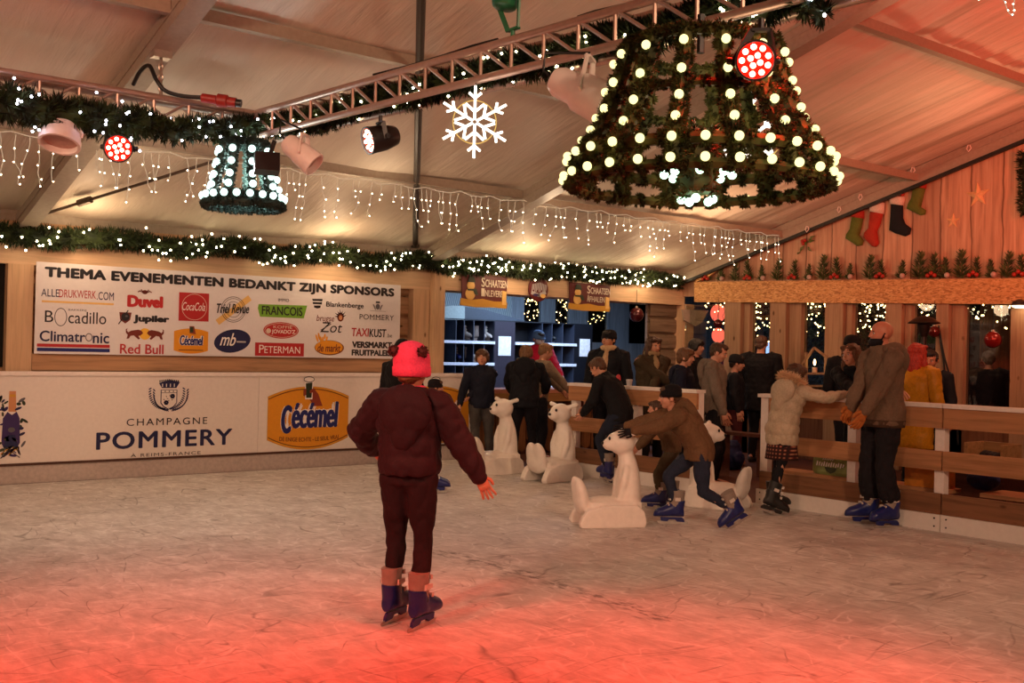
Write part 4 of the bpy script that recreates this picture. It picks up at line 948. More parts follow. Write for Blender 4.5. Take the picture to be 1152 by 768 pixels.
def stocking(label, body, cuff, mb, mc, fluff=None, ml=None):
    P = [Z(*p) for p in body]; t = thing('christmas_stocking', label, 'stocking', (13.13, sum(p.y for p in P)/len(P), min(p.z for p in P)), 'stockings on the gable wall')
    build('foot', pillow(P, .05), mb, t, True); build('cuff', pillow([Z(*p) for p in cuff], .07), mc, t, True)
    if fluff:
        b = MB()
        for x, y in fluff: b.ell(Z(x, y)+V((-.03, 0, 0)), .032, None, 8, 6)
        build('filling', b, ml, t, True)
    q = Z(*fluff[0]) if fluff else Z(*cuff[0]); b = MB(); b.tube([q, q+V((-.02, 0, .08))], .006, 5); build('loop', b, FELT('white', '#d8c9ba'), t)
stocking('green stocking with red cuff, lowest on the gable', [(322, 372), (372, 375), (362, 425), (352, 462), (372, 488), (365, 508), (345, 512), (318, 494), (292, 478), (294, 460), (310, 435)], [(320, 350), (374, 354), (372, 388), (320, 382)], FELT('green', '#5d6a2c'), FELT('red', '#a5382a'), [(345, 345), (360, 348), (333, 342)], FELT('white', '#d8c9ba'))
stocking('red stocking with white cuff beside the lowest green one', [(405, 352), (461, 360), (448, 410), (433, 445), (440, 500), (428, 516), (412, 514), (390, 492), (372, 470), (376, 452), (396, 430)], [(403, 308), (467, 316), (463, 366), (404, 356)], FELT('red', '#a5382a'), FELT('white', '#d8c9ba'))
stocking('black stocking with patterned white cuff', [(498, 318), (550, 325), (550, 385), (562, 412), (588, 432), (582, 458), (562, 468), (520, 455), (490, 440), (494, 395)], [(494, 286), (560, 288), (552, 328), (497, 322)], FELT('black', '#1c2024'), FELT('white', '#d8c9ba'), [(505, 280), (520, 270), (538, 268), (552, 276)], FELT('red', '#a5382a'))
stocking('green stocking with red cuff, highest of the four', [(600, 238), (653, 248), (640, 300), (632, 335), (655, 350), (652, 368), (632, 373), (598, 356), (570, 342), (574, 322), (590, 295)], [(600, 206), (660, 212), (655, 252), (600, 242)], FELT('green', '#5d6a2c'), FELT('red', '#a5382a'), [(615, 200), (630, 192), (648, 200)], FELT('white', '#d8c9ba'))
STARM = wood('star_wood', '#e8c08c', 2, .85, knots=False)
def star(label, x, y, r, rot):
    c = Z(x, y); b = MB(); vs = [c+V((-.06*r/.25, 0, 0))]
    for k in range(10): a = PI/2+rot+k*PI/5; rr = r if k % 2 == 0 else r*.4; vs.append(c+V((0, -rr*math.cos(a), rr*math.sin(a))))
    vs += [v+V((.02, 0, 0)) for v in vs[1:]]
    fs = [(0, 1+k, 1+(k+1) % 10) for k in range(10)]+[(1+k, 11+k, 11+(k+1) % 10, 1+(k+1) % 10) for k in range(10)]; b.add(vs, fs)
    t = tag(build('wooden_star', b, STARM, None, None), label, 'star', 'wooden stars on the gable wall'); return t
star('large five pointed wooden star on the gable wall', 888, 280, .165, .05); star('small five pointed wooden star below the large one', 775, 398, .10, -.05)
LEAF = plain('holly_leaf', '#4f6a34', .4); BERRY = plain('red_berry', '#a02a1c', .3)
c = Z(120, 505); t = thing('holly_sprig', 'holly sprig with berries at the left of the stockings', 'sprig', c)
for x, y, a, l in ((140, 475, .5, .11), (135, 490, .1, .11), (95, 525, .9, .10), (130, 525, -.8, .1), (115, 500, 1.6, .08), (80, 545, .5, .07)):
    b = MB(); p = Z(x, y); e = V((0, -math.cos(a), math.sin(a))); f = V((0, math.sin(a), math.cos(a))); b.add([p-e*l*.6+V((-.02, 0, 0)), p+f*l*.22+V((-.05, 0, 0)), p+e*l*.6+V((-.02, 0, 0)), p-f*l*.22+V((-.05, 0, 0)), p+V((-.065, 0, 0)), p+V((-.005, 0, 0))], [(0, 4, 1), (1, 4, 2), (2, 4, 3), (3, 4, 0), (0, 1, 5), (1, 2, 5), (2, 3, 5), (3, 0, 5)]); build('leaf', b, LEAF, t)
for x, y in ((100, 492), (112, 488), (104, 502)): b = MB(); b.ell(Z(x, y)+V((-.05, 0, 0)), .028, None, 8, 6); build('berry', b, BERRY, t, True)
# pine sprigs in a row on the beam
SPM = needles('sprig_needles', '#2c3a1c', '#5d6a38')
def beam_top(y): return A.z+(B2.z-A.z)*(A.y-y)/(A.y-B2.y)
def sprig_mesh(seed, h):
    r_ = random.Random(seed); b = MB(); b.tube([(0, 0, 0), (0, 0, h)], .008, 5)
    for i in range(15):
        z = h*(.0+.065*i); 
        for s_ in (-1, 1): spray(b, V((0, 0, z)), V((r_.uniform(-.5, .15), s_*(1.2-.055*i), .9)), .5*h*(1-.035*i), 4, .011, .35, r_)
    for k in range(5): spray(b, V((0, 0, .01)), V((-.3, -.9+.45*k, .55)), h*.55, 5, .011, .4, r_)
    me = b.mesh('sprig'); finish(me, SPM, None); return me
protos = [sprig_mesh(k, h) for k, h in enumerate((.24, .2, .27))]; sr = random.Random(3)
spx = [796, 812, 827, 843, 858, 874, 893, 910, 926, 941, 956, 978, 992, 1014, 1034, 1050, 1064, 1082, 1097, 1116, 1132, 1148, 1166]
berry_me = ball(.03, 8, 6); finish(berry_me, BERRY, True); bau = ball(.038, 8, 6); finish(bau, plain('silver_bauble', '#b8a49a', .3), True)
for i, px in enumerate(spx):
    y = at_x(px, 310, 13.06).y; z = beam_top(y)+.012
    t = thing('pine_sprig', 'small green pine sprig standing in the row on the gable beam', 'sprig', (13.06, y, z), 'pine sprigs in the row on the gable beam')
    o = obj('needles', protos[i % 3], t); o.rotation_euler = (sr.uniform(-.15, .15), 0, 0); sc = sr.uniform(1.05, 1.35); o.scale = (sc, sc, sc)
    if i % 3 != 2:
        for k in range(3 if i % 3 == 0 else 1):
            q = bpy.data.objects.new('berry' if i % 3 == 0 else 'bauble', berry_me if i % 3 == 0 else bau); COL.objects.link(q); q.parent = t; q.location = (-.06, (k-1)*.05, .035+.03*(k % 2))
c = gp_(1150, 205); t = thing('evergreen_swag', 'dark evergreen swag on the gable wall at the right edge', 'swag', c); b = MB()
foliage(b, [gp_(1153, 172, .05), gp_(1152, 200, .05), gp_(1154, 240, .05)], .07, 160, .10, 8, .014, random.Random(8)); build('foliage', b, PINE, t, None)
hk = MB()
for px, py in ((908, 256), (944, 234), (968, 220), (1027, 190), (1090, 165)):
    p = at_x(px, py+2, 12.96); b = MB(); b.tube([p+V((0, .01, .05)), p+V((0, .03, 0)), p+V((-.01, 0, -.04)), p+V((0, -.03, 0)), p+V((0, -.01, .045))], .007, 5); tag(build('tent_hook', b, PINKW), 'small white hook clipped under the gable rafter', 'hook', 'white hooks along the gable rafter')

# ------------------------------------------------------------------ behind the gable windows
def curtain(label, px0, px1, py0, py1, dist, nb, seed, vert=False, ax=0, mat=glow('window_fairy', '#ffd98a', 13), wires=4):
    r_ = random.Random(seed); f = (lambda a, c: at_x(a, c, dist)) if ax == 0 else (lambda a, c: at_y(a, c, dist)); t = thing('fairy_light_curtain', label, 'string lights', f((px0+px1)/2, py0)); B = []
    for k in range(wires):
        x = px0+(px1-px0)*(k+.5)/wires; b = MB(); pts = [f(x+r_.uniform(-2, 2), py0+(py1-py0)*q/6) for q in range(7)]; b.tube(pts, .004, 5); build('cord', b, CABLE, t)
    for i in range(nb): B.append(f(r_.uniform(px0, px1), py0+(py1-py0)*r_.random()**1.25)+V((r_.uniform(-.1, .1), 0, 0) if ax == 0 else (0, r_.uniform(-.1, .1), 0)))
    bulbs(t, B, bulbmesh(.011, mat))
for k, (lab, a, c, p, q, nb) in enumerate((('fairy lights behind the window with the red paper lanterns', 795, 817, 340, 372, 22), ('fairy lights behind the window over the large person in black', 842, 868, 341, 385, 40), ('fairy lights behind the window over the wooden lantern', 900, 930, 341, 384, 44), ('fairy lights behind the window beside the bald man', 957, 998, 341, 376, 48), ('fairy lights behind the window over the patio heater', 1026, 1055, 341, 360, 9), ('fairy lights behind the window with the big red bauble', 1086, 1138, 343, 370, 16))):
    curtain(lab, a, c, p, q, 13.7, nb, 70+k)
for k, (a, c) in enumerate(wins):
    curtain(('fairy lights in the rental window nearest the first snowman sign', 'fairy lights in the second rental window', 'fairy lights in the rental window above the man in the black beanie', 'fairy lights in the rental window beside the log corner')[k], a, c, 326, 366, WY+.5, 46, 90+k, ax=1)
TREE = needles('fir_needles', '#0d160c', '#26341c')
for k, (px, py, h, lab) in enumerate(((934, 362, 14.2, 'dark evergreen behind the window over the wooden lantern'), (972, 360, 15.9, 'dark evergreen behind the window beside the bald man'), (856, 370, 15.4, 'dark evergreen behind the window over the large person in black'))):
    p = at_x(px, py, h); t = thing('fir_tree', lab, 'tree', (p.x, p.y, 0)); b = MB(); b.tube([(p.x, p.y, 0), (p.x, p.y, 3.0)], .05, 6); build('trunk', b, DECK, t); b = MB(); r_ = random.Random(k)
    for i in range(420):
        z = r_.uniform(.7, 3.0); rr = .55*(1-.2*z/3)*math.sqrt(r_.random()); a = r_.uniform(0, 2*PI); spray(b, V((p.x+rr*math.cos(a), p.y+rr*math.sin(a), z)), V((math.cos(a), math.sin(a), -.2)), .22, 7, .03, .8, r_)
    build('foliage', b, TREE, t, None)
def bauble(label, px, py, r, c, ax, dist, cap=True, top=.4):
    p = at_x(px, py, dist) if ax == 0 else at_y(px, py, dist); t = thing('bauble', label, 'bauble', p); b = MB(); b.ell(p, r, None, 18, 12); build('ball', b, plain('bauble_'+c, c, .15, .3), t, True)
    b = MB(); b.lathe([(r*.2, 0), (r*.2, r*.22)], p+V((0, 0, r*.97)), (0, 0, 1), 10); build('cap', b, ALU, t); b = MB(); b.tube([p+V((0, 0, r*1.1)), p+V((0, 0, top))], .004, 5); build('ribbon', b, CABLE, t)
bauble('large red bauble hanging in the last gable window', 1117, 382, .105, '#7a1a16', 0, 12.95); bauble('dark red bauble hanging against the log corner', 716, 354, .115, '#4a1a1e', 1, 12.0)
bauble('small dark red bauble in front of the red lanterns', 808, 364, .07, '#4d0f12', 0, 13.0); bauble('small dark bauble hanging beside the patio heater', 1051, 373, .075, '#5a1a16', 0, 12.95)
LANT = glow('paper_lantern_glow', '#ff6a50', 1.5)
for lab, py, r in (('red paper lantern, upper of the two in the window', 352, .13), ('red paper lantern, lower of the two in the window', 377, .11)):
    p = at_x(808, py, 13.8); t = thing('paper_lantern', lab, 'lantern', p); b = MB(); b.ell(p, (r, r, r*1.15), None, 16, 12); build('shade', b, LANT, t, True); b = MB(); b.lathe([(r*.4, 0), (r*.4, .03)], p+V((0, 0, r*1.1)), (0, 0, 1), 12); build('collar', b, BODY, t); b = MB(); b.tube([p+V((0, 0, r)), p+V((0, 0, r+.3))], .006, 5); build('cord', b, CABLE, t)
for k, (pts, lab) in enumerate(((((1056, 366), (1058, 385), (1062, 410), (1066, 450), (1069, 480)), 'thin black cable hanging down the window post, the left one'), (((1057, 372), (1062, 400), (1070, 428), (1075, 455), (1078, 500)), 'thin black cable hanging down the window post, the right one'))):
    b = MB(); b.tube(spl([at_x(px, py, 12.97) for px, py in pts]), .013, 6); tag(build('hanging_cable', b, CABLE), lab, 'cable')
# patio heater
p = at_d(1038, 440, 13.1); p = V((p.x, p.y, 0)); hz = at_d(1038, 364, 13.1).z; t = thing('patio_heater', 'black patio heater with a conical hood beside the window post', 'patio heater', p)
HB = plain('heater_black', '#221a17', .4, .4)
b = MB(); b.lathe([(.17, 0), (.175, .02), (.175, .5), (.06, .56)], p, n=20); build('base', b, HB, t); b = MB(); b.tube([p+V((0, 0, .5)), p+V((0, 0, hz-.1))], .035, 12); build('pole', b, HB, t)
b = MB(); b.lathe([(.04, -.16), (.075, -.05), (.08, 0), (.05, .02)], p+V((0, 0, hz)), n=18); build('burner', b, HB, t); b = MB(); b.lathe([(.185, .0), (.19, .012), (.1, .075), (.03, .095), (.001, .1)], p+V((0, 0, hz+.0)), n=24); build('hood', b, HB, t)
# wooden lantern frame with a candle
p = at_x(925, 434, 12.85); t = thing('wooden_lantern', 'pointed wooden candle lantern on the window ledge', 'lantern', p); WF = wood('lantern_wood', '#a88a66', 2, .6, knots=False)
f = lambda px, py: at_x(px, py, 12.85)
for a, c in (((916, 391), (900, 414)), ((916, 391), (950, 417)), ((907, 396), (907, 432)), ((900, 414), (902, 434)), ((906, 420), (950, 420)), ((950, 417), (950, 434)), ((900, 434), (952, 434))):
    b = MB(); b.bar(f(*a), f(*c), .03, .03, 0, (1, 0, 0)); build('frame_bar', b, WF, t)
b = MB(); b.lathe([(.035, 0), (.035, .1)], f(915, 421)+V((.03, 0, 0)), n=12); build('candle', b, plain('wax', '#e8d4b0', .5), t); b = MB(); b.ell(f(915, 409)+V((.03, 0, .02)), (.018, .018, .045), None, 8, 6); build('flame', b, glow('flame', '#ffcf8a', 12), t, True)
# lit lamp at the right edge
p = at_x(1147, 341, 12.9); t = thing('wall_lamp', 'warm lit wall lamp on the last window post', 'lamp', p); b = MB(); b.lathe([(.02, .05), (.08, .02), (.1, -.03)], p, n=16); build('shade', b, BODY, t); b = MB(); b.ell(p+V((0, 0, -.03)), (.09, .09, .03), None, 12, 6); build('bulb', b, glow('lamp_glow', '#ffd9a8', 12), t, True)
b = MB(); pts = [at_y(px, py, 11.9) for px, py in ((768, 348), (797, 349), (790, 362), (783, 367), (770, 360))]; b.prism(pts, (0, .03, 0)); tag(build('folded_tarp', b, cloth('tarp', '#a89888', .8)), 'grey folded tarp hanging where the two walls meet', 'tarp')

# ------------------------------------------------------------------ rental counter and shelves
CT = wood('counter_top_wood', '#b98650', 0, .6); SL = wood('bark_slab', '#8a5a36', 2, .45)
cx0, cx1 = 8.9, 12.25; t = thing('rental_counter', 'rental counter faced with upright bark slabs under the opening', 'counter', ((cx0+cx1)/2, 12.1, 0))
b = MB(); b.box((cx0, 11.86, .885), (cx1, 12.45, .94)); build('counter_top', b, plain('counter_surface', '#b87a62', .5), t); b = MB(); b.box((cx0, 11.84, .76), (cx1, 11.92, .884)); build('edge_beam', b, CT, t)
b = MB(); b.box((cx0+.02, 12.0, 0), (cx1-.02, 12.04, .76)); build('back_panel', b, DECK, t); cr = random.Random(9); x = cx0
while x < cx1-.1:
    w_ = cr.uniform(.14, .24); h = .74; lo = cr.uniform(.0, .22); b = MB()
    b.prism([(x+.01, 11.93, lo+.05), (x+w_*.5, 11.93, lo), (x+w_-.015, 11.93, lo+.06), (x+w_-.01+cr.uniform(-.02, .0), 11.93, .4), (x+w_-.015, 11.93, h), (x+.01, 11.93, h), (x+cr.uniform(.0, .03), 11.93, .38)], (0, .05, 0)); build('slab', b, SL, t); x += w_
for i in range(3):
    b = MB(); b.box((-.12, -.07, 0), (.12, .07, .012), 0, Matrix.Rotation(.5*i, 3, 'Z'), (9.9+i*.28, 12.0, .942)); tag(build('paper_slip', b, SHEET), 'paper slip lying on the rental counter', 'paper', 'paper slips on the counter')
SY_ = 15.2; sf = lambda px, py: at_y(px, py, SY_)
SHB = plain('shelf_dark', '#0d0f18', .5); SHE = plain('shelf_edge', '#e6ecff', .5); SHP = plain('shelf_panel', '#2a2230', .6)
zt = sf(580, 361).z; z1_ = sf(560, 384).z; z2_ = sf(560, 408).z; z3_ = sf(640, 433).z
t = thing('skate_shelf', 'dark pigeon hole shelf for rental skates with pale blue edges', 'shelf', (sf(570, 400).x, SY_, 0)); xl, xr = sf(497, 380).x, sf(666, 380).x
b = MB(); b.box((xl, SY_+.4, 0), (xr, SY_+.43, zt)); build('back', b, SHB, t)
b = MB(); b.box((xl, SY_, zt-.02), (xr, SY_+.4, zt)); build('top', b, SHB, t)
for a, c, m in ((556, 579, SHP), (579, 610, SHP), (646, 666, SHB)): b = MB(); b.box((sf(a, 380).x, SY_-.01, 0), (sf(c, 380).x, SY_+.02, zt-.02)); build('panel', b, m, t) if a != 579 else None
b = MB(); b.box((xl-.02, SY_-.02, 0), (sf(504, 380).x-.2, SY_+.4, zt)); build('side', b, SHE, t)
for a, c in ((497, 556), (579, 648)):
    for z in (z1_, z2_, z3_, .45):
        b = MB(); b.box((sf(a, 380).x, SY_, z-.03), (sf(c, 380).x, SY_+.4, z)); o = build('shelf_board', b, SHB, t)
        b = MB(); b.box((sf(a, 380).x, SY_-.03, z-.05), (sf(c, 380).x, SY_-.0005, z)); build('edge_strip', b, SHE, o)
for px in (513, 522, 533, 545, 556, 579, 610, 621, 633, 646): b = MB(); b.box((sf(px, 380).x-.008, SY_, 0), (sf(px, 380).x+.008, SY_+.4, zt-.02)); build('divider', b, plain('shelf_divider', '#3a4050', .5), t)
b = MB(); pts = [sf(*q) for q in ((497, 359), (497, 345), (510, 343.5), (523, 344.5), (523, 360))]; b.prism(pts, (0, .3, 0)); build('header', b, plain('shelf_header', '#a8b8b4', .5), t)
b = MB(); pts = [sf(*q) for q in ((523, 360), (523, 345), (545, 348), (580, 358), (592, 361))]; b.prism(pts, (0, .3, 0)); build('header_slope', b, plain('shelf_header_dark', '#39424e', .5), t)
for a, c, p, q in ((560, 573.6, 378, 400), (651.5, 662.5, 381, 401)):
    b = MB(); u, v = sf(a, p), sf(c, q); b.box((u.x, SY_-.025, v.z), (v.x, SY_-.018, u.z)); build('notice_sheet', b, plain('notice_paper', '#eef0fa', .6), t)

# ------------------------------------------------------------------ benches and odds and ends behind the fence
def bench(label, x0, x1, y0, y1, z, m=WARMY):
    t = thing('bench', label, 'bench', ((x0+x1)/2, (y0+y1)/2, 0), 'low plank benches behind the fence'); b = MB(); b.box((x0, y0, z-.035), (x1, y1, z)); build('seat', b, m, t)
    for y in (y0+.25, y1-.25): b = MB(); b.box((x0+.03, y-.03, 0), (x1-.03, y+.03, z-.035)); build('leg', b, m, t)
bench('low plank bench behind the fence, with the green shopping bag on it', 8.93, 9.2, 5.0, 6.85, .34); bench('low plank bench behind the fence at the right edge', 9.05, 9.45, 2.5, 4.75, .34)
p0 = at_d(803, 485, 13.2); p1 = at_d(870, 491, 13.2); b = MB(); t = thing('bench', 'plank bench beyond the gap in the fence', 'bench', (p0.x, p0.y, 0), 'low plank benches behind the fence'); b.bar(p0, p1, .3, .04); build('seat', b, DECK, t)
for q in (.1, .9): p = p0.lerp(p1, q); b = MB(); b.bar((p.x, p.y, 0), (p.x, p.y, p.z-.02), .06, .25, 0, (p1-p0)); build('leg', b, DECK, t)
BAGM = plain('bag_green', '#8d9a5e', .5); p = V((9.06, 6.2, .341)); t = thing('shopping_bag', 'pale green shopping bag with white print on the bench', 'bag', p); b = MB()
b.loft([(p+V((0, 0, 0)), V((0, 1, 0)), V((1, 0, 0)), .27, .08), (p+V((0, 0, .03)), V((0, 1, 0)), V((1, 0, 0)), .29, .1), (p+V((.01, 0, .2)), V((0, 1, 0)), V((1, 0, 0)), .285, .08), (p+V((.0, 0, .28)), V((0, 1, 0)), V((1, 0, 0)), .27, .03)], 20); build('bag_body', b, BAGM, t)
pr = Print(p+V((-.105, .2, -.075)), (0, -1, 0), (0, 0, 1), (-1, 0, 0)); pr.start(); 
for i in range(12): pr.stroke([(.03+i*.027, .165+.004*math.sin(i*3)), (.04+i*.027, .205-.006*(i % 3))], .013, INK['white'], 2)
for i in range(6): pr.stroke([(.1+i*.022, .225), (.11+i*.022, .24)], .008, INK['white'], 2)
pr.poly([(.12, .155), (.26, .155), (.24, .115), (.19, .095), (.14, .115)], INK['leaf'], 2); pr.done('print', t)
b = MB(); b.box((8.96, 5.05, .341), (9.18, 5.42, .56)); tag(build('storage_crate', b, plain('orange_crate', '#c47a28', .5)), 'plain orange box on the bench behind the bald man', 'box')
p = at_d(1116, 512, 10.6); t = thing('wooden_crate', 'pale wooden crate with dark things inside, under the last window', 'crate', (p.x, p.y, p.z-.1)); CR = wood('crate_wood', '#b58a5c', 1, .6)
for a, c in (((-.2, -.2, 0), (.2, .2, .02)), ((-.2, -.2, .02), (-.17, .2, .1)), ((.17, -.2, .02), (.2, .2, .22)), ((-.17, -.2, .02), (.17, -.17, .22)), ((-.17, .17, .02), (.17, .2, .22))): b = MB(); b.box(a, c, 0, None, (p.x, p.y, p.z-.1)); build('board', b, CR, t)
b = MB(); b.box((-.25, -.25, 0), (.25, .25, p.z-.105), 0, None, (p.x, p.y, 0)); tag(build('plinth', b, DECK), 'dark brown plinth that carries the pale wooden crate', 'plinth')
for i in range(4): b = MB(); b.ell((p.x-.06+.05*i, p.y-.1+.07*i, p.z-.02), (.07, .06, .06), None, 10, 7); tag(build('glove', b, plain('dark_glove', '#16161c', .8), None, True), 'dark glove heaped in the pale wooden crate', 'glove', 'dark gloves in the crate')
p = at_d(1143, 549, 9.9); p = V((9.25, p.y, .341)); b = MB(); b.ell((0, 0, 0), (.12, .15, .1), None, 14, 10); b.ell((0, .1, .05), (.07, .06, .05), None, 10, 7); m = remesh(b, .012, 2, .006, 12); m.v = [v+p+V((0, 0, .1)) for v in m.v]; t = tag(build('sports_bag', m, cloth('bag_navy', '#1c2450', .6), None, True), 'small navy bag with red and white flashes on the right bench', 'bag')

# a chair, a backpack and the lit screens beyond
p = at_d(697, 474, 14.9); p = V((p.x, p.y, 0)); t = thing('plastic_chair', 'pale blue chair standing behind the fence below the man in the black beanie', 'chair', p); PB = plain('chair_blue', '#7fa0b8', .5)
b = MB(); b.box((-.2, -.2, .42), (.2, .2, .45), 0, None, p); build('seat', b, PB, t); b = MB(); b.box((-.2, .17, .5), (.2, .2, .82), 0, None, p); build('backrest', b, PB, t)
for x in (-.18, .18):
    for y in (-.18, .18): b = MB(); b.tube([p+V((x, y, 0)), p+V((x, y, .84 if y > 0 else .43))], .014, 8); build('leg', b, ALU, t)
p = at_d(824, 512, 14.0); p = V((p.x, p.y, 0)); b = MB(); b.loft([(V((0, 0, z)), V((1, 0, 0)), V((0, 1, 0)), a, d) for z, a, d in ((.0, .13, .08), (.04, .16, .11), (.2, .16, .11), (.32, .13, .09), (.38, .06, .05))], 16); b.ell((.0, -.11, .14), (.11, .04, .1), None, 12, 8); m = remesh(b, .012, 2, .006, 10, 3); m.v = [v+p for v in m.v]
t = thing('backpack', 'navy backpack on the floor below the plank bench', 'bag', p); build('pack_body', m, cloth('bag_navy', '#1c2450', .6), t, True); b = MB(); b.tube(spl([p+V((-.06, .09, .34)), p+V((-.08, .15, .25)), p+V((-.07, .12, .08))]), .014, 6); build('strap', b, CABLE, t); b = MB(); b.tube(spl([p+V((.06, .09, .34)), p+V((.08, .15, .25)), p+V((.07, .12, .08))]), .014, 6); build('strap', b, CABLE, t)
SCR = glow('screen_glow', '#9fc4ff', 1.6)
for lab, px, py, w, h in (('small glowing blue screen in the window left of the large person in black', 839, 389, .16, .1), ('tall glowing blue screen in the window right of the large person in black', 865, 395, .14, .32)):
    p = at_x(px, py, 15.0); t = thing('screen', lab, 'screen', p); b = MB(); b.box((.0, -w/2, -h/2), (.03, w/2, h/2), 0, None, p); build('case', b, BODY, t); b = MB(); b.box((-.004, -w/2+.008, -h/2+.008), (-.0005, w/2-.008, h/2-.008), 0, None, p); build('display', b, SCR, t)
    b = MB(); b.bar(p+V((.03, 0, 0)), V((p.x+.03, p.y, 0)), .03, .03, 0, (0, 1, 0)); build('stand', b, BODY, t)
# ------------------------------------------------------------------ people
LIP = plain('lips', '#9c5a4c', .5); EYEW = plain('eye_white', '#d8ccc4', .35); EYED = plain('eye_dark', '#1c120e', .3)
def skin_m(c): 
    k = 'skin_'+c
    if k not in _mc:
        t = NT(k); f = t.noise(t.coord(), 14, 3); cc = lin(c); t.col(t.ramp(f, [(.3, tuple(x*.9 for x in cc[:3])+(1,)), (.7, cc)])); t.set(Roughness=.5); t.b.inputs['Subsurface Weight'].default_value = .0; _mc[k] = t.m
    return _mc[k]
def hair_m(c):
    k = 'hair_'+c
    if k not in _mc:
        t = NT(k); f = t.noise(t.coord((60, 60, 7)), 2, 4); cc = lin(c); t.col(t.ramp(f, [(.3, tuple(x*.45 for x in cc[:3])+(1,)), (.7, tuple(min(1, x*1.25) for x in cc[:3])+(1,))])); t.set(Roughness=.55); t.bump(f, .6, .01); _mc[k] = t.m
    return _mc[k]
SKB = plain('skate_blue', '#182263', .35, var=.08); SKG = plain('skate_grey', '#8d8076', .5); SKK = plain('skate_black', '#1a1918', .45); SKW = plain('skate_buckle', '#cfc6bc', .4); STEEL = metal('skate_steel', '#c9c2ba', .3); SHOEW = plain('shoe_white', '#c9bfb4', .6); SHOED = plain('shoe_dark', '#2a221e', .6)
def skate_parts(kind):
    """local: sole at z 0, toe along +y, blade below"""
    sh = {'blue': SKB, 'black': SKK, 'white': SHOEW}[kind]; cf = {'blue': SKG, 'black': SKK, 'white': SHOEW}[kind]; X, Y, Zz = V((1, 0, 0)), V((0, 1, 0)), V((0, 0, 1)); out = []
    b = MB(); b.loft([(V((0, y, .004+h*.5)), X, Zz, w, h*.5) for y, w, h in ((-.095, .012, .04), (-.088, .034, .08), (-.05, .046, .13), (0, .047, .15), (.05, .048, .12), (.10, .051, .095), (.15, .046, .078), (.182, .028, .05), (.192, .008, .02))], 14)
    b.loft([(V((0, -.018-.02*q, .03+.125*q)), X, Y, .052, .07-.004*q) for q in (0, .5, 1)], 14); out.append(('boot', remesh(b, .009, 2), sh))
    b = MB(); b.loft([(V((0, -.028+yy, z)), X, Y, w, d) for z, w, d, yy in ((.10, .05, .066, .004), (.15, .051, .064, 0), (.21, .054, .064, -.006), (.245, .057, .067, -.006))], 18); out.append(('cuff', b, cf))
    b = MB(); ol = [(-.075, 0), (.125, 0), (.118, -.035), (.06, -.04), (.045, -.022), (-.01, -.022), (-.03, -.04), (-.10, -.045), (-.095, -.02)]; b.prism([(-.009, y, z) for y, z in ol], (.018, 0, 0)); out.append(('blade_holder', b, sh if kind != 'white' else SHOEW))
    b = MB(); b.prism([(-.0025, y, z) for y, z in ((-.125, -.04), (.12, -.033), (.152, -.036), (.145, -.055), (.12, -.064), (-.13, -.064), (-.135, -.05))], (.005, 0, 0)); out.append(('blade', b, STEEL))
    bk = []
    for z, y, w in ((.115, .052, .03), (.165, .040, .028), (.215, .036, .03)):
        b = MB(); b.box((-w, y-.006, z-.008), (w, y+.006, z+.008)); b.box((w-.004, y-.012, z-.012), (w+.012, y+.008, z+.012)); bk.append(('buckle', b, SKW))
    b = MB(); b.box((.047, -.05, .155), (.0585, .0, .185)); bk.append(('label_patch', b, SKW)); b = MB(); b.box((-.0585, -.05, .155), (-.047, .0, .185)); bk.append(('label_patch', b, SKW))
    return out+bk
SKATES = {}
def skate_mesh(kind):
    if kind not in SKATES:
        r = []
        for nm, b, m in skate_parts(kind): me = b.mesh(nm); finish(me, m, 40); r.append((nm, me))
        SKATES[kind] = r
    return SKATES[kind]
def put_skate(parent, mat, kind, scale=1.0, top=False):
    ps = skate_mesh(kind); root = bpy.data.objects.new('ice_skate', ps[0][1]); COL.objects.link(root)
    if parent is not None: root.parent = parent
    root.matrix_local = mat @ Matrix.Scale(scale, 4)
    for nm, me in ps[1:]: o = bpy.data.objects.new(nm, me); COL.objects.link(o); o.parent = root
    return root
def rotv(v, axis, deg): return Quaternion(axis, math.radians(deg)) @ v
def ik(a, t, l1, l2, pole):
    a, t, pole = V(a), V(t), V(pole); d = t-a; L = d.length
    if L > (l1+l2)*.999: t = a+d*((l1+l2)*.999/L); d = t-a; L = d.length
    L = max(L, abs(l1-l2)+.01); u = d.normalized(); x = (l1*l1-l2*l2+L*L)/(2*L); h = math.sqrt(max(0, l1*l1-x*x)); p = pole-u*pole.dot(u)
    if p.length < 1e-5: p = perp(u)[0]
    return a+u*x+p.normalized()*h, t
def smooth_path(pts, n=10):
    return pts
PN = [0]
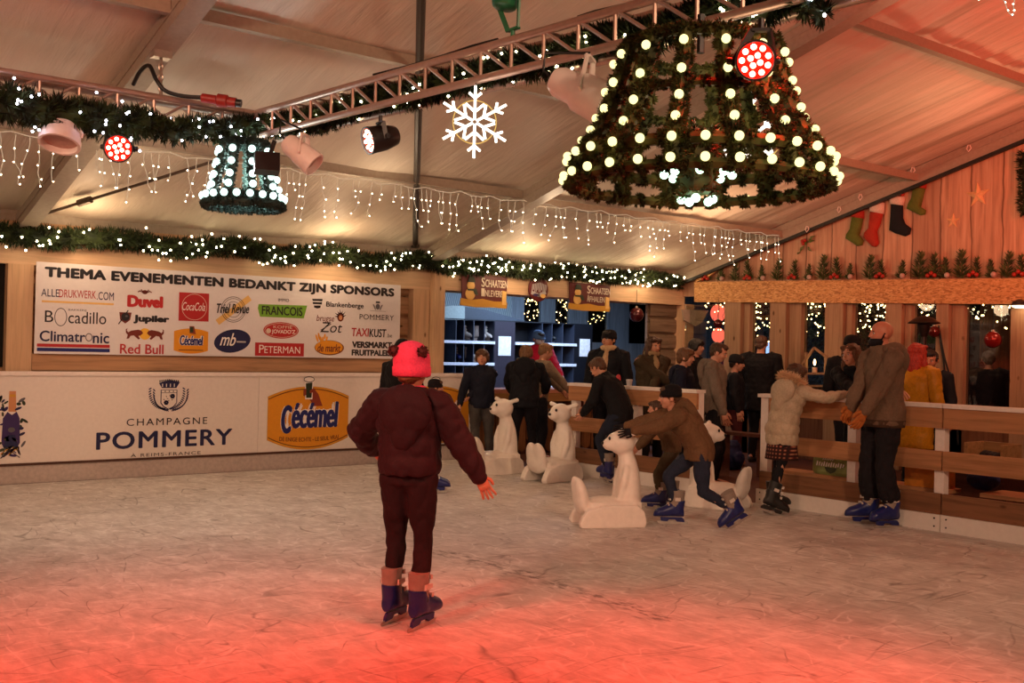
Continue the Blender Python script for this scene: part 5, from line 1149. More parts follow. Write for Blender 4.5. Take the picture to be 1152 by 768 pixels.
def person(label, at, face, H, hh=None, z0=0, lean=(0, 0), twist=0, pelvis=(0, 0, 0), head=(0, 0, 0), hand_l=None, hand_r=None, pole_l=(-.6, -1, -.2), pole_r=(.6, -1, -.2), foot_l=None, foot_r=None, knee=(0, 1, 0), toe_l=0, toe_r=0, tip_l=0, tip_r=0,
           skin='#c98f74', jacket=None, trousers=None, shoes='shoe', hair=None, hat=None, gloves=None, mask=None, scarf=None, fat=1.0, detail=1.0, finger=1.0, roll=(0, 0), smile=False, hips=1.0, extra=None, seat=False):
    """a figure built as one skinned body and its clothes; local x right, y ahead, z up, metres"""
    PN[0] += 1; seed = PN[0]
    f = V((face[0], face[1], 0)).normalized(); rz = math.atan2(-f.x, f.y)
    skated = shoes in ('blue', 'black', 'white')
    zb = z0+(.064 if skated else 0)
    t = thing('person', label, 'person', (at[0], at[1], z0), None, rz); inv = Matrix.Rotation(-rz, 3, 'Z'); base = V((at[0], at[1], z0))
    def loc(p):
        if p is None: return None
        if len(p) == 4: return inv @ (V(p[1:])-base)
        return V((p[0]*H, p[1]*H, p[2]*H+(zb-z0)))
    up0 = zb-z0; hh = hh or (.132*H if H > 1.62 else .15*H if H < 1.5 else .14*H)
    neckz = H-hh-.012*H; hipz = .515*H; T = neckz-hipz-.015*H
    P = V((pelvis[0]*H, pelvis[1]*H, hipz+.015*H+pelvis[2]*H+up0))
    s = rotv(rotv(V((0, 0, 1)), V((1, 0, 0)), -lean[0]), V((0, 1, 0)), lean[1]); r = rotv(V((1, 0, 0)), V((0, 0, 1)), twist); r = (r-s*r.dot(s)).normalized(); fw = s.cross(r)
    r0 = V((1, 0, 0)); fw0 = V((0, 1, 0)); s0 = V((0, 0, 1)); sm = (s0+s).normalized()
    waist = P+sm*(T*.36); chest = waist+s*(T*.34); N = waist+s*(T*.64)
    shw = .108*H*(1.03 if H > 1.6 else 1.0)
    SHl, SHr = N-s*(.03*H)-r*shw, N-s*(.03*H)+r*shw
    la, lf = .168*H, .150*H; lt, ls = .245*H, .232*H
    hl = loc(hand_l) if hand_l is not None else SHl+V((-.045*H, .04*H, -(la+lf)*.97)); hr = loc(hand_r) if hand_r is not None else SHr+V((.045*H, .04*H, -(la+lf)*.97))
    ELl, WRl = ik(SHl, hl, la, lf, r*pole_l[0]+fw*pole_l[1]+s*pole_l[2]); ELr, WRr = ik(SHr, hr, la, lf, r*pole_r[0]+fw*pole_r[1]+s*pole_r[2])
    HPl, HPr = P-r0*(.052*H*hips)-s0*(.015*H), P+r0*(.052*H*hips)-s0*(.015*H)
    az = .045*H
    fl = loc(foot_l) if foot_l is not None else V((-.058*H, 0, az+up0)); fr = loc(foot_r) if foot_r is not None else V((.058*H, 0, az+up0))
    KNl, ANl = ik(HPl, fl, lt, ls, knee); KNr, ANr = ik(HPr, fr, lt, ls, knee)
    # head frame
    yaw, pit, rol = head; hx = rotv(r, s0, yaw); hu = (s0*.75+s*.25).normalized(); hf = rotv(rotv(fw if abs(fw.z) < .8 else fw0, hu, yaw), hx, 0); hf = (hf-hu*hf.dot(hu)).normalized(); hx = hf.cross(hu); hf = rotv(hf, hx, pit); hu = rotv(hu, hx, pit); hx, hu = rotv(hx, hf, rol), rotv(hu, hf, rol)
    HC = N+s*(.018*H)+hu*(hh*.5)+hf*(hh*.10)
    HR = Matrix((hx, hf, hu)).transposed()
    def h(x, y, z): return HC+HR @ V((x*hh, y*hh, z*hh))
    g = fat
    # ---- body
    b = MB(); sec = [(P-s0*(.055*H), r0, fw0, .05*H, .04*H), (P-s0*(.03*H), r0, fw0, .088*H, .062*H), (P+s0*.02*H, r0, fw0, .09*H, .064*H), (waist, r, fw, .072*H, .052*H), (chest, r, fw, .088*H, .062*H), (N-s*.035*H, r, fw, .092*H, .052*H), (N-s*.005*H, r, fw, .05*H, .038*H), (N+s*.012*H, r, fw, .031*H, .032*H)]
    b.loft(sec, 16)
    b.limb([N-s*.02*H, N+s*.03*H+hu*.01*H, HC-hu*hh*.2], [.034*H, .030*H, .032*H], 10, 4)
    for S, E, W_ in ((SHl, ELl, WRl), (SHr, ELr, WRr)): b.limb([N-s*.035*H+(S-N)*.4, S, S.lerp(E, .5), E, E.lerp(W_, .35), W_], [.034*H, .032*H, .026*H, .021*H, .022*H, .0145*H], 10, 3)
    for S, K, A in ((HPl, KNl, ANl), (HPr, KNr, ANr)): b.limb([S, S.lerp(K, .4), K, K.lerp(A, .35), A], [.055*H, .047*H, .031*H, .032*H, .019*H], 10, 4)
    for A, td in ((ANl, toe_l), (ANr, toe_r)):
        if not skated: d = rotv(V((0, 1, 0)), s0, td); b.limb([A-d*.02*H, A+d*.07*H-s0*.018*H, A+d*.105*H-s0*.022*H], [.022*H, .019*H, .014*H], 8, 3)
    body = remesh(b, .013 if detail >= 1 else .017, 2)
    # ---- head, features
    b = MB()
    for c, q in (((0, -.06, .12), (.36, .43, .37)), ((0, .06, -.10), (.29, .33, .36)), ((0, .18, -.36), (.15, .15, .11)), ((.15, .22, -.14), (.12, .12, .14)), ((-.15, .22, -.14), (.12, .12, .14)), ((0, .30, .07), (.24, .08, .06)), ((.37, -.04, -.06), (.045, .09, .12)), ((-.37, -.04, -.06), (.045, .09, .12)), ((0, .39, -.04), (.035, .07, .12)), ((0, .43, -.11), (.06, .075, .05)), ((0, -.1, -.3), (.2, .22, .25))):
        b.ell(h(*c), tuple(v*hh for v in q), HR, 12, 8)
    hd = remesh(b, hh*.036 if detail >= 1 else hh*.05, 2); body.merge(hd, 0)
    e = MB()
    for sx in (-1, 1):
        e.ell(h(sx*.145, .345, .0), (.062*hh, .03*hh, .03*hh), HR, 10, 6, 2); e.ell(h(sx*.145, .366, .0), (.026*hh, .016*hh, .028*hh), HR, 8, 6, 3); e.ell(h(sx*.15, .375, .075), (.09*hh, .03*hh, .018*hh), HR, 8, 5, 4)
    e.ell(h(0, .365, -.265), ((.12 if smile else .085)*hh, .05*hh, .026*hh), HR, 10, 6, 1)
    if smile: e.ell(h(0, .385, -.262), (.09*hh, .045*hh, .016*hh), HR, 10, 6, 2)
    body.merge(e)
    # ---- hands
    hm = MB()
    def hand(W_, E, side):
        d = (W_-E).normalized(); side_v = (r*side); pn = d.cross(fw); pn = (pn if pn.length > .2 else d.cross(r)).normalized()
        if pn.dot(r)*side > 0: pn = -pn      # palm faces the body
        if roll[side > 0]: pn = rotv(pn, d, roll[side > 0])
        k = H*.0062*finger if H > 1.2 else H*.0066*finger; ac = pn.cross(d).normalized()
        L_ = .052*H; c0 = W_; c1 = W_+d*L_
        if ac.dot(fw) < 0: ac = -ac           # thumb side ahead
        hm.loft([(c0-d*.012*H, ac, pn, .014*H, .012*H), (c0+d*.01*H, ac, pn, .020*H, .012*H), (c0+d*.035*H, ac, pn, .0235*H, .011*H), (c1, ac, pn, .022*H, .009*H)], 12)
        for i, (o, ln) in enumerate(((.016, .046), (.0055, .052), (-.005, .048), (-.0155, .038))):
            q = c1+ac*(o*H)-d*.004*H; p1 = q+d*(ln*.45*H)+pn*(.005*H)+ac*(o*.30*H); p2 = p1+d*(ln*.34*H)+pn*(.010*H)+ac*(o*.22*H); p3 = p2+d*(ln*.18*H)+pn*(.011*H)+ac*(o*.08*H); hm.limb([q-d*.012*H, p1, p2, p3], [k*1.12, k, k*.92, k*.8], 7, 2)
        q = c0+d*.012*H+ac*.016*H; p1 = q+ac*.018*H+d*.018*H+pn*.006*H; p2 = p1+d*.020*H+pn*.008*H; hm.limb([q-d*.004*H, p1, p2], [k*1.35, k*1.2, k*.95], 7, 2)
    hand(WRl, ELl, -1); hand(WRr, ELr, 1)
    if not gloves: body.merge(hm, 0)
    o = build('body', body, [skin_m(skin), LIP, EYEW, EYED, hair_m(hair['c']) if hair else EYED], t, True, True)
    if gloves:
        for v, (W_, E) in zip((0, 1), ((WRl, ELl), (WRr, ELr))): pass
        build('gloves', hm, cloth('glove_'+gloves, gloves, .7), t, True, True)
    # ---- clothes
    if trousers:
        k = trousers.get('k', 1.18); kp = min(k, 1.12); b = MB(); b.loft([(P-s0*(.065*H), r0, fw0, .04*H, .035*H), (P-s0*(.035*H), r0, fw0, .092*H*hips*kp*.92, .068*H*kp*.95), (P+s0*.02*H, r0, fw0, .094*H*kp*.92, .07*H*kp*.92), (P.lerp(waist, .7), r, fw, .076*H*kp, .056*H*kp)], 16)
        for S, K, A in ((HPl, KNl, ANl), (HPr, KNr, ANr)):
            w1 = trousers.get('hem', .027); e_ = A+(K-A).normalized()*(.0 if not skated else max(.02, (.205 if w1*H*k > .062 else .07)*(H/1.5*.5+.5)-.045*H))
            b.limb([S, S.lerp(K, .4), K, K.lerp(e_, .4), e_], [.057*H*kp, .050*H*(k+kp)/2, .035*H*k, .035*H*k*trousers.get('calf', 1), w1*H*k], 12, 5)
        m = remesh(b, .012 if detail >= 1 else .016, 2, trousers.get('nz', .006), 11, seed); build('trousers', m, cloth('trouser_'+trousers['c'], trousers['c'], .85), t, True, True)
    if jacket:
        k = jacket.get('k', 1.2); hem = jacket.get('hem', .03)*H; pf = jacket.get('puff', 0); per = jacket.get('per', .075); b = MB(); b2 = P-s0*hem
        cs = [(b2, r0, fw0, .088, .072), (P+s0*(.02*H), r0, fw0, .092, .074), (waist, r, fw, .088*g, .070*g), (chest, r, fw, .097*g, .074*g), (N-s*.055*H, r, fw, .104*g, .066), (N-s*.02*H, r, fw, .066, .05), (N+s*.008*H, r, fw, .04, .04)]
        secs = []; D = 0; flare = jacket.get('flare', 1.0)
        for i in range(len(cs)-1):
            (c0, x0, y0, a0, d0), (c1, x1, y1, a1, d1) = cs[i], cs[i+1]; L_ = (c1-c0).length; n = max(2, int(L_/.012)) if pf else 4
            for q in range(n):
                u = q/n; uu = u*u*(3-2*u); D2 = D+L_*u; wob = 1+pf*(abs(math.sin(PI*D2/per))**.5-.7); fl_ = 1+(flare-1)*(1 if i == 0 else 1-u if i == 1 else 0)
                secs.append((c0.lerp(c1, u), x0.lerp(x1, u).normalized(), y0.lerp(y1, u).normalized(), (a0*(1-uu)+a1*uu)*H*k*wob*fl_, (d0*(1-uu)+d1*uu)*H*k*wob*fl_))
            D += L_
        secs.append((cs[-1][0], r, fw, .04*H*k, .04*H*k)); b.loft(secs, 20)
        ka = jacket.get('arm', 1.0)*k; wf = (lambda u: 1+pf*1.2*(abs(math.sin(PI*u*jacket.get('rings', 6)))**.5-.7)) if pf else None; cut = jacket.get('cuffcut', .004)*H
        SB = []
        for S, E, W_ in ((SHl, ELl, WRl), (SHr, ELr, WRr)):
            w_ = W_-(W_-E).normalized()*cut; sb = MB(); sb.limb([S+(N-S)*.18-s*.01*H, S+s*.004*H, S.lerp(E, .5), E, E.lerp(w_, .5), w_], [.034*H*ka, .040*H*ka, .036*H*ka, .033*H*ka, .030*H*ka, .0225*H*ka], 12, 12 if pf else 4, 0, wf); SB.append(sb)
            b.limb([N-s*.05*H+(S-N)*.5, S.lerp(N, .22)-s*.012*H], [.044*H*k, .038*H*k], 12, 4)
        if jacket.get('hood'):
            q = jacket['hood']; hb = N-fw*(.060*H*k)-s*(.05*H)
            hR = Matrix((r, fw, s)).transposed(); HB2 = MB(); HB2.ell(hb, (.070*H*q, .032*H*q, .066*H*q), hR, 16, 10); HB2.ell(hb-s*.045*H*q, (.036*H*q, .026*H*q, .055*H*q), hR, 14, 10); HB2.limb([N-r*.052*H*k+fw*.015*H+s*.004*H, N-r*.04*H*k-fw*.035*H+s*.01*H, N-fw*.05*H*k+s*.006*H, N+r*.04*H*k-fw*.035*H+s*.01*H, N+r*.052*H*k+fw*.015*H+s*.004*H], [.017*H*q, .021*H*q, .023*H*q, .021*H*q, .017*H*q], 10, 5)
        if jacket.get('collar'): b.loft([(N-s*.02*H, r, fw, .05*H*k, .048*H*k), (N+s*.03*H+fw*.005*H, r, fw, .045*H*k, .045*H*k)], 16)
        if jacket.get('hoodup'): b.ell(h(0, -.12, .08), (.47*hh, .5*hh, .55*hh), HR, 16, 12)
        m = remesh(b, .009 if pf else (.012 if detail >= 1 else .016), 1 if pf else 2, jacket.get('nz', .006), jacket.get('nf', 11), seed+50)
        jo = build('jacket', m, jacket.get('m') or cloth('jacket_'+jacket['c'], jacket['c'], jacket.get('rough', .8), scale=jacket.get('sc', 60)), t, True, True)
        for sb in SB: build('sleeve', remesh(sb, .009 if pf else (.011 if detail >= 1 else .015), 1, jacket.get('nz', .006), jacket.get('nf', 11), seed+70), jo.data.materials[0], jo, True, True)
        if jacket.get('hood'): build('hood', remesh(HB2, .011, 2, .005, 10, seed+90), jo.data.materials[0], jo, True, True)
        if jacket.get('band'):   # a ribbed hem of another tone
            bb = MB(); bb.loft([(b2-s0*.012*H, r0, fw0, .089*H*k*1.04, .072*H*k*1.04), (b2+s0*.025*H, r0, fw0, .092*H*k*1.06, .075*H*k*1.06)], 22); build('hem_band', bb, cloth('band_'+jacket['band'], jacket['band']), jo, True, True)
        if jacket.get('fur'):
            fb = MB(); rr = random.Random(seed)
            for i in range(26):
                a = -.3+ (PI+.6)*i/25; c = N+r*(math.cos(a)*.085*H)-fw*(math.sin(a)*.085*H-.0*H)+s*(.03*H+.025*H*math.sin(a))
                for q in range(14): spray(fb, c, V((rr.gauss(0, 1), rr.gauss(0, 1), rr.gauss(0, 1))), .075, 6, .008, 1.2, rr)
            build('fur_trim', fb, cloth('fur_'+jacket['fur'], jacket['fur']), jo, None, True)
    if scarf:
        b = MB(); b.tube([N+s*.022*H+(r*math.cos(a)*.042*H+fw*(math.sin(a)*.042*H+.006*H)) for a in [i*2*PI/16 for i in range(16)]], .022*H, 8, 0, True, True); b.limb([N+fw*.045*H, N+fw*.075*H-s*.05*H, N+fw*.08*H-s*.14*H], [.018*H, .024*H, .022*H], 8, 4); build('scarf', remesh(b, .010, 2, .006, 20, seed), cloth('scarf_'+scarf, scarf), t, True, True)
    if hair:
        b = MB(); st = hair['style']
        if st == 'short':
            for c, q in (((0, -.10, .17), (.385, .44, .36)), ((0, .16, .33), (.28, .25, .16)), ((0, -.3, -.05), (.30, .2, .28)), ((.3, -.05, .08), (.09, .22, .22)), ((-.3, -.05, .08), (.09, .22, .22))): b.ell(h(*c), tuple(v*hh for v in q), HR, 12, 8)
        elif st == 'mop':
            for c, q in (((0, -.08, .17), (.41, .46, .38)), ((0, .2, .30), (.34, .24, .18)), ((.2, .26, .22), (.2, .16, .13)), ((-.12, .28, .22), (.2, .15, .13)), ((0, -.3, -.08), (.34, .22, .32)), ((.33, .0, .02), (.10, .24, .27)), ((-.33, .0, .02), (.10, .24, .27))): b.ell(h(*c), tuple(v*hh for v in q), HR, 12, 8)
        elif st in ('long', 'tail'):
            for c, q in (((0, -.10, .16), (.40, .46, .38)), ((.33, -.02, -.0), (.11, .26, .36)), ((-.33, -.02, -.0), (.11, .26, .36)), ((0, -.3, -.15), (.36, .22, .4)), ((.19, .17, .33), (.22, .2, .12)), ((-.19, .17, .33), (.22, .2, .12))): b.ell(h(*c), tuple(v*hh for v in q), HR, 12, 8)
            ln = hair.get('len', 1.0)
            if st == 'long':
                for sx in (-1, 1): b.limb([h(sx*.33, -.05, -.1), h(sx*.40, .0, -.5), h(sx*.38, .05, -.5-.5*ln)], [.14*hh, .15*hh, .08*hh], 10, 4)
                b.limb([h(0, -.3, -.1), h(0, -.38, -.5), h(0, -.36, -.5-.6*ln)], [.28*hh, .28*hh, .15*hh], 12, 4); b.limb([h(.2, -.28, -.2), h(.22, -.34, -.6), h(.2, -.3, -.5-.55*ln)], [.18*hh, .2*hh, .1*hh], 10, 4); b.limb([h(-.2, -.28, -.2), h(-.22, -.34, -.6), h(-.2, -.3, -.5-.55*ln)], [.18*hh, .2*hh, .1*hh], 10, 4)
            else: b.limb([h(0, -.48, .1), h(0, -.62, -.2), h(0, -.55, -.7)], [.12*hh, .13*hh, .05*hh], 8, 4)
        elif st == 'stubble':
            b.ell(h(0, -.075, .115), (.372*hh, .435*hh, .375*hh), HR, 16, 10)
        m = remesh(b, hh*.045, 1, hh*.028, 40, seed); build('hair', m, hair_m(hair['c']), t, True, True)
    if hat:
        b = MB(); hc = hat['c']; st = hat.get('style', 'beanie')
        prof = [(.40, .02), (.425, .04), (.425, .16), (.41, .18), (.40, .3), (.345, .44), (.24, .53), (.1, .57), (.01, .575)]
        if st == 'tall': prof = [(.41, -.14), (.445, -.12), (.45, .08), (.43, .10), (.435, .2), (.425, .32), (.395, .44), (.335, .55), (.25, .63), (.14, .68), (.01, .70)]
        b.loft([(h(0, -.06-.07*(z/.6), z), hx, hf, rr*hh, rr*1.13*hh) for rr, z in prof], 24); 
        if st == 'cap': b.loft([(h(0, .3, .14), hx, hu, .3*hh, .03*hh), (h(0, .45, .12), hx, hu, .27*hh, .025*hh), (h(0, .62, .08), hx, hu, .12*hh, .02*hh)], 14)
        ho = build('hat', b, cloth('hat_'+hc, hc, .9, .5, 90), t, True, True)
        if hat.get('pom'):
            for sx in (-1, 1):
                fb = MB(); rr = random.Random(seed+sx); c = h(sx*.34, -.40, .44); fb.ell(c, .12*hh, None, 10, 8)
                for q in range(90): d = V((rr.gauss(0, 1), rr.gauss(0, 1), rr.gauss(0, 1))).normalized(); spray(fb, c+d*.10*hh, d, .07*hh, 4, .006, .6, rr)
                build('pompom', fb, cloth('pom_'+hat['pom'], hat['pom']), ho, None, True)
    if mask:
        b = MB(); b.loft([(h(0, .18+.0, z), hx, hf, w*hh, d*hh) for z, w, d in ((mask[1]+.0, .29, .22), (mask[1]-.1, .30, .30), (mask[1]-.24, .24, .26), (mask[1]-.3, .14, .18))], 18); b.tube([h(.3, .1, mask[1]-.05), h(.38, 0, .02)], .008, 5); b.tube([h(-.3, .1, mask[1]-.05), h(-.38, 0, .02)], .008, 5); build('face_mask', b, cloth('mask_'+mask[0], mask[0], .7), t, True, True)
    # ---- feet
    for A, K, td, tp in ((ANl, KNl, toe_l, tip_l), (ANr, KNr, toe_r, tip_r)):
        R_ = Matrix.Rotation(math.radians(td), 3, 'Z') @ Matrix.Rotation(math.radians(tp), 3, 'X')
        if skated:
            M = Matrix.Translation(A) @ R_.to_4x4() @ Matrix.Translation((0, .03*H/1.5, -az)); put_skate(t, M, shoes, H/1.5*.5+.5)
        elif shoes:
            b = MB(); k = H/1.7; o0 = A
            q = [(V((0, y, -az+hz*.5)), V((1, 0, 0)), V((0, 0, 1)), w, hz*.5) for y, w, hz in ((-.075, .02, .05), (-.06, .036, .085), (0, .04, .10), (.06, .043, .08), (.12, .046, .06), (.165, .035, .045), (.185, .012, .025))]
            b.loft([(o0+R_ @ (V((c.x, c.y*k, c.z))), R_ @ x, R_ @ z_, w*k, d*k) for c, x, z_, w, d in q], 14); b.limb([o0+R_ @ V((0, 0, -az*.3)), o0+(K-A).normalized()*.05*H], [.03*H, .028*H], 10, 3); build('shoe', b, SHOEW if shoes == 'whiteshoe' else SHOED, t, True, True)
    t['_r'] = 0; del t['_r']
    if extra: extra(t, dict(P=P, N=N, s=s, r=r, fw=fw, h=h, WRl=WRl, WRr=WRr, ELl=ELl, ELr=ELr, waist=waist, chest=chest, H=H, hx=hx, hf=hf, hu=hu, hh=hh, HPl=HPl, HPr=HPr, KNl=KNl, KNr=KNr, SHl=SHl, SHr=SHr))
    return t
def gpt(px, py): p = at_z(px, py); return (p.x, p.y)
def dpt(px, d, py=440): p = at_d(px, py, d); return (p.x, p.y)
def W(p): return ('w', p[0], p[1], p[2])
# ------------------------------------------------------------------ polar bear skating aids
BEARM = plain('bear_plastic', '#efe6dc', .4, var=.04); EYEB = plain('bear_eye', '#0e0c0b', .3)
def bear_meshes():
    b = MB()
    for sx in (-1, 1):
        ol = [(-.27, 0), (.30, 0), (.315, .03), (.29, .09), (.24, .15), (.1, .19), (-.2, .19), (-.26, .14), (-.285, .05)]; b.prism([(sx*.155-.035, y, z) for y, z in ol], (.07, 0, 0))
    b.box((-.15, -.25, .10), (.15, .21, .215)); b.ell((0, .05, .19), (.15, .2, .06), None, 16, 10)
    RX = Matrix.Rotation(-.28, 3, 'X')
    for sx in (-1, 1): b.ell((sx*.05, .265, .27), (.085, .055, .155), RX, 14, 10)
    b.ell((0, .26, .2), (.14, .06, .12), RX, 14, 10)
    b.loft([(V((0, y, z)), V((1, 0, 0)), V((0, 1, 0)), a, d) for y, z, a, d in ((-.16, .10, .145, .11), (-.165, .25, .142, .11), (-.17, .38, .13, .10), (-.165, .48, .112, .09), (-.155, .56, .088, .078), (-.14, .62, .07, .068), (-.125, .67, .068, .07))], 20)
    for sx in (-1, 1): b.limb([(sx*.085, -.125, .50), (sx*.10, -.10, .38), (sx*.075, -.075, .25)], [.03, .036, .03], 10, 4)
    b.ell((0, -.10, .715), (.115, .12, .108), None, 18, 12); b.ell((0, -.0, .70), (.068, .075, .058), None, 14, 10); b.ell((0, -.045, .73), (.085, .08, .075), None, 14, 10)
    for sx in (-1, 1): b.limb([(sx*.07, -.13, .775), (sx*.13, -.145, .80), (sx*.185, -.15, .812)], [.03, .023, .026], 10, 4)
    me = remesh(b, .011, 4).mesh('bear_body'); finish(me, BEARM, True)
    e = MB(); e.ell((0, 0, 0), (.016, .01, .017), None, 10, 7); em = e.mesh('eye'); finish(em, EYEB, True)
    n = MB(); n.ell((0, 0, 0), (.02, .012, .015), None, 10, 7); nm = n.mesh('nose'); finish(nm, EYEB, True); return me, em, nm
BM = bear_meshes(); BEARLOC = []
def bear(label, p, a, sc=1.0):
    f = facing(a); t = thing('polar_bear_skating_aid', label, 'skating aid', (p[0], p[1], 0), 'white polar bear skating aids', math.atan2(-f.x, f.y)); t.scale = (sc, sc, sc)
    obj('bear_body', BM[0], t)
    for sx in (-1, 1): o = obj('eye', BM[1], t); o.location = (sx*.05, .026, .755)
    o = obj('nose', BM[2], t); o.location = (0, .074, .71); BEARLOC.append((V((p[0], p[1], 0)), f, sc)); return t
bear('white polar bear skating aid the boy in the brown jacket pushes', gpt(685, 590), -78, 1.0)
bear('white polar bear skating aid beside the fence post, second from the advert boards', gpt(622, 540), -45, 1.08)
bear('white polar bear skating aid in front of the boy in grey trousers', gpt(556, 532), -52, 1.1)
bear('white polar bear skating aid behind the boy in the brown jacket, facing the other way', gpt(806, 570), 62, 1.0)
bp0, bf, bs = BEARLOC[0]; side0 = V((-bf.y, bf.x, 0))   # the pushed bear's left
handleL, handleR = bp0-bf*.15+side0*.17+V((0, 0, .83)), bp0-bf*.15-side0*.17+V((0, 0, .83))

# ------------------------------------------------------------------ people
def plaid_skirt(t, k):
    b = MB(); P, H, r = k['P'], k['H'], V((1, 0, 0)); f = V((0, 1, 0)); b.loft([(P-V((0, 0, .2*H)), r, f, .125*H, .105*H), (P-V((0, 0, .1*H)), r, f, .112*H, .095*H), (P, r, f, .1*H, .08*H)], 24)
    m = NT('plaid'); w1 = m.n('ShaderNodeTexWave'); w1.inputs['Scale'].default_value = 9; w1.bands_direction = 'Z'; m.l(m.coord(), w1.inputs['Vector']); w2 = m.n('ShaderNodeTexWave'); w2.inputs['Scale'].default_value = 9; w2.bands_direction = 'X'; m.l(m.coord(), w2.inputs['Vector'])
    m.col(m.ramp(m.math('MULTIPLY', w1.outputs['Fac'], w2.outputs['Fac']), [(.1, lin('#2a1414')), (.5, lin('#6b231c')), (.9, lin('#b07a5a'))])); m.set(Roughness=.9); build('skirt', b, m.m, t, True, True)
def backpack_print(t, k): pass
def pocket(t, k):
    b = MB(); S, E = k['SHl'], k['ELl']; d = (E-S).normalized(); o = (k['fw']*.3-k['r']).normalized(); o = (o-d*o.dot(d)).normalized(); c = S+d*.12+o*.072; w = d.cross(o); R_ = Matrix((w, o, d)).transposed(); b.box((-.035, -.012, -.05), (.035, .012, .05), 0, R_, c); b.box((-.038, -.012, -.056), (.038, .017, -.032), 0, R_, c); build('sleeve_pocket', remesh(b, .006, 2), cloth('jacket_#6d5645', '#6d5645'), t, True, True)
def badge(t, k):
    b = MB(); c = k['N']-k['s']*.10-k['fw']*.125+k['r']*.03; b.ell(c, (.035, .03, .05), None, 10, 7); build('jacket_badge', b, cloth('badge_red', '#b8454a'), t, True, True)
# the girl in front
person('girl in red bobble hat and maroon padded jacket skating with her back turned', gpt(456, 703), facing(170), 1.42, hh=.232, hand_r=(.275, .05, .505), hand_l=(-.20, .19, .60), pole_l=(-1, -.6, -.1), pole_r=(.5, -.6, .3), foot_l=(-.062, .02, .045), foot_r=(.062, -.045, .045), toe_l=-16, toe_r=-18,
       skin='#d09070', jacket=dict(c='#2b171e', k=1.34, arm=1.2, hem=.0, puff=.07, per=.105, rings=4, hood=1.55, rough=.75, nz=.006), trousers=dict(c='#241419', k=1.12, hem=.030, nz=.006, calf=.95), shoes='blue', hair=dict(style='short', c='#7a4424'), roll=(0, 75), finger=.9, hat=dict(c='#e84c74', style='tall', pom='#5a2c2c'), scarf='#e84c74')
# behind her, by the boards
person('person in a black hooded coat standing behind the girl in the red hat', dpt(452, 11.3), facing(150), 1.50, jacket=dict(c='#100f12', k=1.4, hem=.1, hoodup=1, hood=1.2), trousers=dict(c='#14131a'), shoes='blue', hair=dict(style='short', c='#2a1c14'), detail=.5)
person('small child in a black hat looking at the cocoa advert', dpt(489, 11.1), facing(95), 1.10, hand_r=(.12, .2, .55), jacket=dict(c='#121116', k=1.3, hem=.05, puff=.03, per=.07), trousers=dict(c='#14131a'), shoes='blue', hair=dict(style='short', c='#5a3a20'), hat=dict(c='#141216'), detail=.5)
# around the counter
person('boy in a dark navy jacket and grey trousers leaning on the end of the boards', dpt(542, 14.0), facing(8), 1.49, head=(-12, 4, 0), lean=(-4, 0), hand_l=(.20, .06, .50), hand_r=(-.0, 0.1, .55) if False else (.2, .08, .52), foot_l=(-.07, .1, .045), foot_r=(.07, .16, .045), skin='#cf9274', jacket=dict(c='#131626', k=1.28, hem=.04, collar=1), trousers=dict(c='#4b4744', k=1.15), shoes='shoe', hair=dict(style='mop', c='#5a3a22'), detail=1)
person('kid in a black puffer coat bending at the counter with back turned', gpt(588, 526), facing(175), 1.50, lean=(14, 0), hand_l=(-.14, .28, .60), hand_r=(.16, .25, .60), foot_l=(-.09, .0, .045), foot_r=(.08, .03, .045), jacket=dict(c='#0f1018', k=1.42, hem=.06, puff=.035, per=.08, hood=1.4), trousers=dict(c='#16151c', k=1.12), shoes='blue', hair=dict(style='mop', c='#7a5634'), detail=1)
person('boy in a beige sweater with cropped fair hair at the rental counter', (9.42, 11.25), facing(110), 1.60, lean=(8, 0), head=(0, -12, 0), hand_l=(-.1, .3, .56), hand_r=(.1, .3, .56), skin='#cf9274', jacket=dict(c='#8d7a66', k=1.2, hem=.05), trousers=dict(c='#1b1b24'), shoes='shoe', hair=dict(style='short', c='#8a6440'), detail=1)
person('rental attendant in a pink red jacket, blue cap and face mask behind the counter', dpt(602, 16.9), facing(28), 1.80, lean=(4, 0), head=(0, -12, 0), hand_l=(-.12, .25, .6), hand_r=(.12, .25, .6), skin='#a8745c', jacket=dict(c='#b0183c', k=1.25, hem=.06, collar=1), trousers=dict(c='#16151c'), hair=dict(style='short', c='#1c1612'), hat=dict(c='#4f74a8', style='cap'), mask=('#b9bcc6', .0), detail=.6)
# at the fence
person('boy in a black jacket and jeans bending over the fence on blue skates', (8.38, 8.62), facing(-122), 1.46, lean=(34, 0), pelvis=(0, -.03, -.01), head=(-8, -25, 0), hand_l=(-.10, .24, .50), hand_r=(.10, .30, .56), foot_l=(-.05, .04, .09), foot_r=(.06, .08, .05), toe_l=-30, toe_r=-40, skin='#cf9274', jacket=dict(c='#111116', k=1.28, hem=.06, collar=1), trousers=dict(c='#1d2434', k=1.15), shoes='blue', hair=dict(style='short', c='#5a3c26'), extra=badge)
person('man in a black beanie and dark jacket with a cream hood behind the fence', dpt(684, 14.0), facing(-22), 1.77, head=(-18, 3, 0), skin='#c48a6c', jacket=dict(c='#15161c', k=1.28, hem=.06, hood=1.2), trousers=dict(c='#16151c'), hair=dict(style='short', c='#1c1612'), hat=dict(c='#131216'), scarf='#c2a27c')
tw = person('woman with long brown hair in an olive coat and beige scarf holding a cup', dpt(732, 13.5), facing(22), 1.70, head=(10, -8, 0), hand_l=(.10, .18, .60), hand_r=(-.12, .2, .62), pole_l=(-1, -.4, -.4), pole_r=(1, -.4, -.4), skin='#cf9274', jacket=dict(c='#3d3222', k=1.3, hem=.16, collar=1), trousers=dict(c='#1a1618'), hair=dict(style='long', c='#4a2c1a', len=.5), scarf='#98815f')
